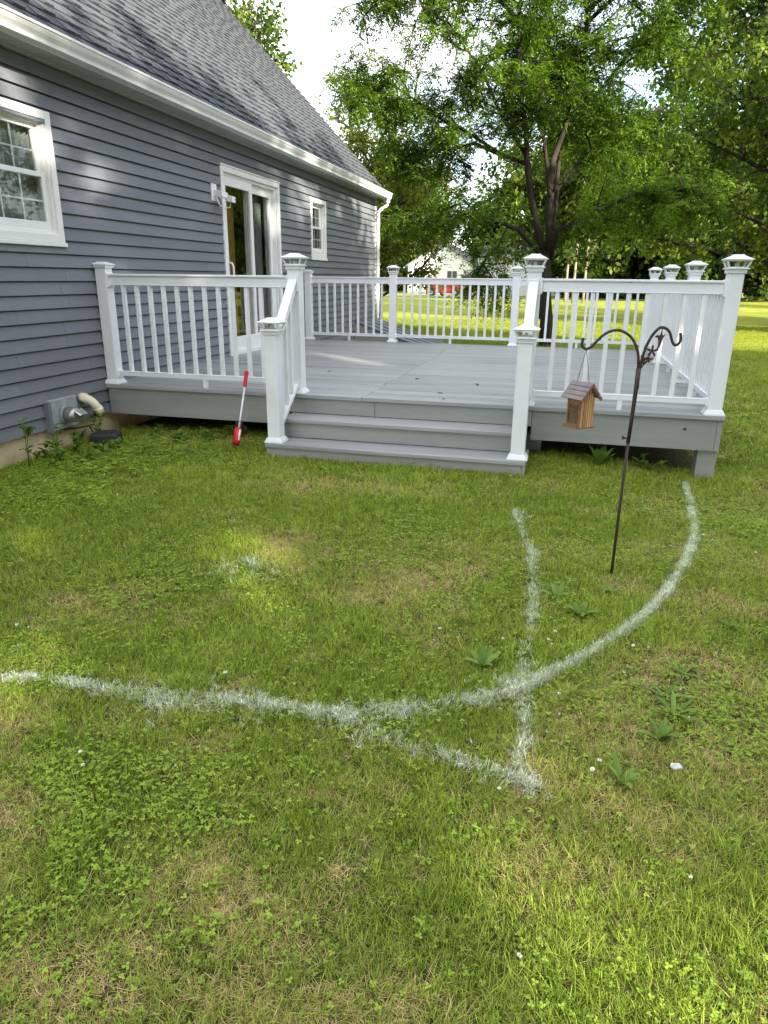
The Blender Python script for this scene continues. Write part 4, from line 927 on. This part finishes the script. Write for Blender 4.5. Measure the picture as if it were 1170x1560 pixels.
def dryness(x, y):
    v = smooth(.56, .78, fbm(x, y, 1.5))*.75+smooth(.55, .8, fbm(x+40, y+9, 5.))*.45
    for (p, a, b, s) in spots: v = v+s*np.exp(-(((x-p[0])/a)**2+((y-p[1])/b)**2))
    return np.clip(.88*v*(1-.8*smooth(.9, .2, x)*smooth(-2.6, -1.6, y)), 0, 1)
cl_c = [(G(110, 715), .6, .30, .32), (G(30, 760), .3, .35, .32), (G(230, 690), .4, .16, .28), (G(230, 1230), .35, .25, .07), (G(280, 1420), .2, .10, .10), (G(150, 1180), .2, .12, .12), (G(1130, 790), .5, .4, .4), (G(1080, 1080), .3, .25, .35)]
def cloverness(x, y):
    v = .03+smooth(.52, .80, fbm(x+11, y+71, 2.2))*.20
    for (p, a, b, s) in cl_c: v = v+s*np.exp(-(((x-p[0])/a)**2+((y-p[1])/b)**2))
    return np.clip(v, 0, .95)
PX, PS = [], []
for (x0, x1, ya, yb, dens, sc_) in ((1.5, 6.0, -5.3, -3.2, 5600, .56), (-.05, 7.0, -3.2, -1.4, 4000, .60), (-.05, 8.6, -1.4, .55, 2400, .76), (5.15, 11, .55, 5.2, 420, 1.35), (1.6, 6.0, 5.15, 7.8, 200, 1.5), (6.0, 15, 5.2, 12, 260, 1.3), (-1.0, 6.0, 7.8, 12, 240, 1.3), (-3, 16, 12, 22, 110, 1.25)):
    n = int((x1-x0)*(yb-ya)*dens); p = np.stack([rgn.uniform(x0, x1, n), rgn.uniform(ya, yb, n)], 1); PX.append(p); PS.append(np.full(n, sc_))
XY = np.concatenate(PX); SC = np.concatenate(PS); Z = gz(XY[:, 0], XY[:, 1]); P = np.concatenate([XY, Z[:, None]], 1)
k = visible(P) & ~blocked(XY[:, 0], XY[:, 1]); P = P[k]; SC = SC[k]; x, y = P[:, 0], P[:, 1]; n = len(P)
dry = dryness(x, y); clo = cloverness(x, y)*smooth(.05, .45, x); u = rgn.random(n); u2 = rgn.random(n)
ri = lambda r: rgn.integers(r[0], r[1], n)
vid = ri(I_GREEN); is_s = u < .07+.75*dry; vid = np.where(is_s, ri(I_STRAW), vid)
lng = smooth(.55, .72, fbm(x+90, y+3, 1.1)); is_l = (~is_s) & (u2 < .04+.22*lng); vid = np.where(is_l, ri(I_LONG), vid)
is_c = (rgn.random(n) < clo); vid = np.where(is_c, ri(I_CLOVER), vid)
edge = np.exp(-np.abs(y+.02)/.12)*(((x > .1) & (x < XB)) | (x > XE+.05))+np.exp(-np.abs(x-.05)/.12)*(y < 0)
h = fbm(x+5, y+55, .8)[:, None]; h2 = rgn.random(n)[:, None]
green = np.array([.128, .215, .020])*(1-h)+np.array([.250, .318, .034])*h
green = green*(1-.35*h2)+np.array([.34, .37, .07])*.35*h2
straw = np.array([.55, .44, .20])*(1-h2)+np.array([.36, .28, .11])*h2
clov = np.array([.140, .215, .022])*(1-h2)+np.array([.230, .310, .038])*h2
tint = np.where(is_s[:, None], straw, green*(1-.45*dry[:, None])+np.array([.42, .37, .11])*.45*dry[:, None]); tint = np.where(is_c[:, None], clov, tint)
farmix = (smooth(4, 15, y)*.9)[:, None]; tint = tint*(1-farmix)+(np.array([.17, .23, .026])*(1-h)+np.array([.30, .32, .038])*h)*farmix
hs = SC*rgn.uniform(.75, 1.3, n)*(1+.55*edge*(y > -.6))*(1-.25*dry)*np.where(is_c & (x < 1.2), 1.7, 1.0)
SC = SC*np.where(is_c & (x < 1.2) & (y > -2.6), rgn.uniform(.9, 1.7, n), 1.0)
scl = np.stack([SC*rgn.uniform(.85, 1.2, n)*np.where(SC > 1.2, 1.25, 1), SC*rgn.uniform(.85, 1.2, n)*np.where(SC > 1.2, 1.25, 1), hs*.9], 1)
rot = np.stack([rgn.normal(0, .12, n), rgn.normal(0, .12, n), rgn.uniform(0, 6.283, n)], 1)
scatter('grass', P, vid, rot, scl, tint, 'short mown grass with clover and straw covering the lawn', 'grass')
print('grass tufts', n)
# sprayed white paint on the grass
def paint(px, name, label, dens, width, cover, seed):
    g = np.random.default_rng(seed); q = np.array([G(*p) for p in px]); seg = np.linalg.norm(np.diff(q, axis=0), axis=1); tot = seg.sum()
    n = int(tot*dens); s = np.sort(g.random(n))*tot; cs = np.concatenate([[0], np.cumsum(seg)])
    X = np.interp(s, cs, q[:, 0]); Y = np.interp(s, cs, q[:, 1])
    keep = g.random(n) < np.clip(cover*(.30+3.2*np.clip(fbm(X, Y, 9.0)-.36, 0, 1)), 0, 1)
    wv = width*(.45+1.5*vnoise(X+3, Y+8, 4.0)**2)*np.where(g.random(n) < .15, 2.6, 1.0)
    X = X+g.normal(0, 1, n)*wv; Y = Y+g.normal(0, 1, n)*wv*1.1; X, Y = X[keep], Y[keep]; n = len(X)
    P = np.stack([X, Y, gz(X, Y)+.010], 1); h2 = g.random((n, 1))
    tint = np.array([.66, .66, .63])*(1-h2*.7)+np.array([.28, .34, .18])*h2*.7
    q = g.random(n); vid = np.where(q < .50, g.integers(*I_FLECK, n), np.where(q < .85, g.integers(*I_GREEN, n), g.integers(*I_STRAW, n)))
    P[:, 2] += np.where(vid >= 17, g.uniform(.002, .020, n), 0); sz = np.where(vid >= 17, g.uniform(.5, 1.0, n), g.uniform(.38, .62, n))
    scatter(name, P, vid, np.stack([g.normal(0, .2, n), g.normal(0, .2, n), g.uniform(0, 6.28, n)], 1), np.stack([sz, sz, sz], 1), tint, label, 'paint line')
paint([(1043, 738), (1050, 765), (1058, 800), (1056, 830), (1040, 868), (1010, 912), (975, 948), (930, 978), (880, 1010), (830, 1035), (800, 1052), (770, 1062)], 'paint_line', 'crisp white paint curve on the grass sweeping down from the deck corner', 1500, .0048, 1.0, 1)
paint([(770, 1062), (700, 1075), (640, 1083), (580, 1088), (540, 1092), (500, 1092), (440, 1083), (380, 1075), (300, 1072), (230, 1068), (180, 1058), (110, 1045), (60, 1038), (0, 1038), (-60, 1035)], 'paint_line', 'broad patchy white paint band on the grass reaching the left edge', 1500, .0135, .44, 2)
paint([(785, 780), (795, 812), (808, 840), (812, 880), (812, 915), (808, 960), (800, 1000), (790, 1050)], 'paint_line', 'faint white paint trail on the grass running up towards the steps', 800, .011, .32, 3)
paint([(760, 1050), (800, 1040), (795, 1085), (800, 1130), (790, 1180), (800, 1195), (830, 1218)], 'paint_line', 'splashed white paint trail on the grass below the junction of the lines', 1000, .017, .36, 4)
paint([(520, 1098), (560, 1122), (600, 1135), (680, 1155), (740, 1178), (790, 1190)], 'paint_line', 'thin fading white paint stroke slanting to the lower right on the grass', 950, .011, .38, 5)
paint([(325, 868), (350, 882), (385, 886), (410, 878), (370, 856)], 'paint_line', 'pale smudge of paint and painted sun patch on the grass in the middle of the lawn', 520, .035, .34, 6)  # whitish blades: paint, with a sun patch put into their colour
paint([(335, 800), (365, 798), (380, 812)], 'paint_line', 'small grey white smudge on the grass left of the middle', 100, .03, .4, 7)  # sparse whitish blades and flecks

# ------------------------------------------------------------------ weeds, flowers, litter
def strap_leaf(mbb, az, L, w, lean, curve, tone, base=(0, 0, 0), seg=6):
    d = Vector((math.cos(az), math.sin(az), 0)); s = Vector((-d.y, d.x, 0)); p = Vector(base); ang = lean; rows = []
    for i in range(seg+1):
        t = i/seg; ww = w*(math.sin(math.pi*min(1, .10+.90*t))**.8)*.5+.0006; rows.append((p-s*ww+Vector((0, 0, ww*.35)), p.copy(), p+s*ww+Vector((0, 0, ww*.35))))
        p = p+(d*math.sin(ang)+Vector((0, 0, math.cos(ang))))*L/seg; ang += curve/seg
    o = len(mbb.v)
    for r in rows: mbb.v += [tuple(q) for q in r]
    for i in range(seg):
        for k in (0, 1): mbb.f.append((o+3*i+k, o+3*i+k+1, o+3*i+3+k+1, o+3*i+3+k)); mbb.t.append(tone); mbb.smooth.append(True)
def rosette(name, label, cat, px, py, nl, L, w, lean, seed, z=None, leafmat='plantain', group=None, curve=.8):
    g = random.Random(seed); p = G(px, py); t = empty(name, (p[0], p[1], p[2]), label, cat, group)
    if leafmat == 'plantain': nl, L, w = nl+3, L*.85, w*.85
    for i in range(nl):
        b = MB(); strap_leaf(b, 2.4*i+g.uniform(-.4, .4), L*g.uniform(.7, 1.15), w*g.uniform(.8, 1.2), lean*g.uniform(.6, 1.25), curve*g.uniform(.6, 1.2), min(1, max(0, g.gauss(.5, .25))))
        link('leaf', raw_mesh(b, 'leaf', M[leafmat]), t)
    return t
gp = 'plantain weeds in the lawn'
for i, (px, py, nl, L, w, lean, lab) in enumerate(((848, 912, 7, .10, .030, .9, 'grey green plantain weed right of the faint paint trail, upper one'), (882, 940, 7, .10, .030, .95, 'grey green plantain weed just below its neighbour, left of the paint curve'),
        (735, 1018, 6, .10, .030, .7, 'fresh green broadleaf weed just above the paint band'), (1113, 958, 8, .08, .024, 1.0, 'small pale plantain weed alone right of the white curve'),
        (1005, 1130, 8, .11, .024, .7, 'dark green plantain weed, largest one low on the right'), (1025, 1092, 6, .12, .016, .9, 'narrow leaved weed just above the largest plantain'),
        (1012, 1065, 5, .11, .014, 1.0, 'thin ribwort weed topmost in the chain on the right'), (945, 1197, 5, .10, .022, .55, 'upright plantain weed with few broad leaves nearest the white scrap'),
        (1040, 1030, 5, .09, .012, 1.0, 'spindly ribwort weed at the right of the paint curve'), (930, 905, 7, .07, .02, 1.1, 'flat green weed clump near the foot of the hook'))):
    rosette('plantain_weed', lab, 'weed', px, py, nl, L, w, lean, 300+i, group=gp)
rosette('dock_weed', 'broad leaved dock growing under the front of the deck by the hook', 'weed', 912, 712, 8, .20, .055, .5, 330, leafmat='weed')
rosette('dock_weed', 'leafy green weed against the tan foundation below the vent', 'weed', 120, 676, 9, .15, .035, .4, 331, leafmat='weed', curve=.6)
def leafy(name, label, px, py, hgt, n, ls, seed, ground=None, spread=.12):
    g = np.random.default_rng(seed); q = random.Random(seed); p = np.array(ground) if ground is not None else G(px, py); t = empty(name, tuple(p), label, 'weed', 'leafy weeds along the house wall')
    st = MB()
    for s in range(max(2, n//9)):
        az = q.uniform(0, 6.28); tip = (math.cos(az)*spread*q.uniform(.2, 1), math.sin(az)*spread*q.uniform(.2, 1), hgt*q.uniform(.7, 1.05)); pts = [(0, 0, -.02), (tip[0]*.4, tip[1]*.4, tip[2]*.55), tip]; st.tube(pts, [.0035, .0028, .0018], 5)
        for k in range(9):
            u = q.uniform(.25, 1); b = np.array([np.interp(u, [0, .5, 1], [a[j] for a in pts]) for j in range(3)]); l = MB(); strap_leaf(l, q.uniform(0, 6.28), ls*q.uniform(.6, 1.2), ls*.48, q.uniform(.7, 1.5), q.uniform(.2, .8), min(1, max(0, q.gauss(.5, .25))), b, 4)
            link('leaf', raw_mesh(l, 'leaf', M['weed']), t)
    st.build('stem', M['stem'], t)
leafy('leafy_weed', 'bushy green weed below the cream pipe elbow beside the black box', 0, 0, .26, 27, .075, 340, (.17, -.42, -.03))
leafy('leafy_weed', 'tall thin weed standing in front of the vent block', 0, 0, .30, 18, .06, 341, (.25, -1.02, -.03), .05)
leafy('leafy_weed', 'tall thin weed at the far left against the siding', 0, 0, .40, 18, .07, 342, (.20, -1.28, -.03), .06)
leafy('leafy_weed', 'low leafy weed at the left end of the foundation', 0, 0, .16, 27, .07, 343, (.12, -1.05, -.03), .16)
leafy('leafy_weed', 'low leafy weed against the foundation right of the black box', 0, 0, .13, 27, .06, 344, (.62, -.20, -.03), .16)
leafy('leafy_weed', 'low leafy weed under the deck edge near the marking wand', 0, 0, .13, 27, .06, 345, (1.10, -.10, -.02), .18)
leafy('leafy_weed', 'leafy weed in the dark under the deck left of the corner post', 0, 0, .16, 27, .06, 346, (4.72, .10, -.07), .18)
for i, (x, y, hh, lab) in enumerate(((.35, -1.15, .15, 'low leafy weed second from the left along the foundation'), (.22, -.80, .17, 'low leafy weed in front of the left half of the vent block'), (.45, -.75, .12, 'low leafy weed in the clover in front of the vent block'),
        (.55, -1.0, .11, 'low leafy weed farthest from the wall in the clover'), (.85, -.30, .12, 'low leafy weed between the black box and the marking wand'), (1.25, .02, .12, 'low leafy weed half under the deck left of the marking wand'))):
    leafy('leafy_weed', lab, 0, 0, hh, 27, .075, 350+i, (x, y, -.03), .17)
fm = MB()
fm.tube([(0, 0, 0), (.002, 0, .055)], .0012, 4)
fl_me = fm.mesh('clover_stem', M['stem']); hm = MB(); gq = random.Random(9)
for _ in range(26):
    v = Vector((gq.gauss(0, 1), gq.gauss(0, 1), gq.gauss(.3, .8))).normalized()*.0065; c = Vector((.002, 0, .058)); s = v.cross(Vector((.3, .5, .8))).normalized()*.0026
    hm.add([c+v*.3-s, c+v*.3+s, c+v*1.25+s*.6, c+v*1.25-s*.6], [(0, 1, 2, 3)])
hd_me = raw_mesh(hm, 'blossom', M['flower'])
fpx = [(100, 745), (140, 740), (132, 735), (70, 700), (88, 715), (205, 697), (215, 703), (235, 704), (160, 730), (20, 765), (30, 800), (5, 790), (60, 775), (250, 718), (28, 965), (45, 967), (60, 970), (345, 1040), (125, 1160), (128, 1178), (268, 1177),
       (845, 975), (835, 985), (840, 990), (985, 1000), (982, 1020), (950, 1035), (963, 998), (850, 1070), (850, 1100), (832, 1125), (912, 1175), (760, 1215), (1035, 1060), (1045, 1110), (1115, 810), (1085, 830), (1070, 825), (765, 985), (660, 985), (575, 920), (670, 970), (1150, 850), (1160, 770), (1120, 690), (790, 1475), (1050, 1350), (900, 1190), (1130, 660), (1140, 705), (300, 690), (330, 676), (180, 760)]
for i, (a, b) in enumerate(fpx):
    p = G(a, b); r = empty('clover_flower', tuple(p), 'small white clover blossom standing in the lawn', 'flower', 'white clover blossoms in the lawn', rz=i*1.3)
    s = .5+.4*((i*37) % 10)/10; r.scale = (s, s, s*.85); link('stem', fl_me, r); link('blossom', hd_me, r)
p = G(1027, 1186); sm = MB(); n = 9; gq = random.Random(2)
ring = [(.017*gq.uniform(.6, 1.1)*math.cos(2*math.pi*k/n), .012*gq.uniform(.6, 1.1)*math.sin(2*math.pi*k/n), .045+gq.uniform(-.006, .008)) for k in range(n)]
sm.add(ring+[(0, 0, .052)]+[(a, b, c-.004) for a, b, c in ring], [(k, (k+1) % n, n) for k in range(n)]+[(k, (k+1) % n, n+1+(k+1) % n, n+1+k) for k in range(n)]+[tuple(range(n+1, 2*n+1))[::-1]])
o = sm.build('white_scrap', M['paint'], label='crumpled white scrap lying on the grass at the lower right', cat='litter'); o.location = tuple(p)
for i, (x, y, lab) in enumerate(((1.62, 1.45, 'dark dry leaf on the deck behind the left step post'), (2.62, 1.15, 'dark dry leaf on the middle of the deck'), (3.25, .95, 'dark dry leaf on the deck near the right step post'), (3.02, .38, 'dark curled leaf on the deck just behind the top step'), (3.08, .12, 'dark twig like leaf on the front edge of the deck'), (.55, 4.6, 'pale leaf on the deck near the house end of the back railing'))):
    b = MB(); strap_leaf(b, i*1.1, .055, .026, 1.45, -.25, .5, (0, 0, .001), 4)
    o = link('dry_leaf', raw_mesh(b, 'dry_leaf', M['deadleaf'] if i < 5 else M['paint']), label=lab, cat='leaf', group='dry leaves on the deck'); o.location = (x, y, ZD+.002)
print('leaf counts', counts)
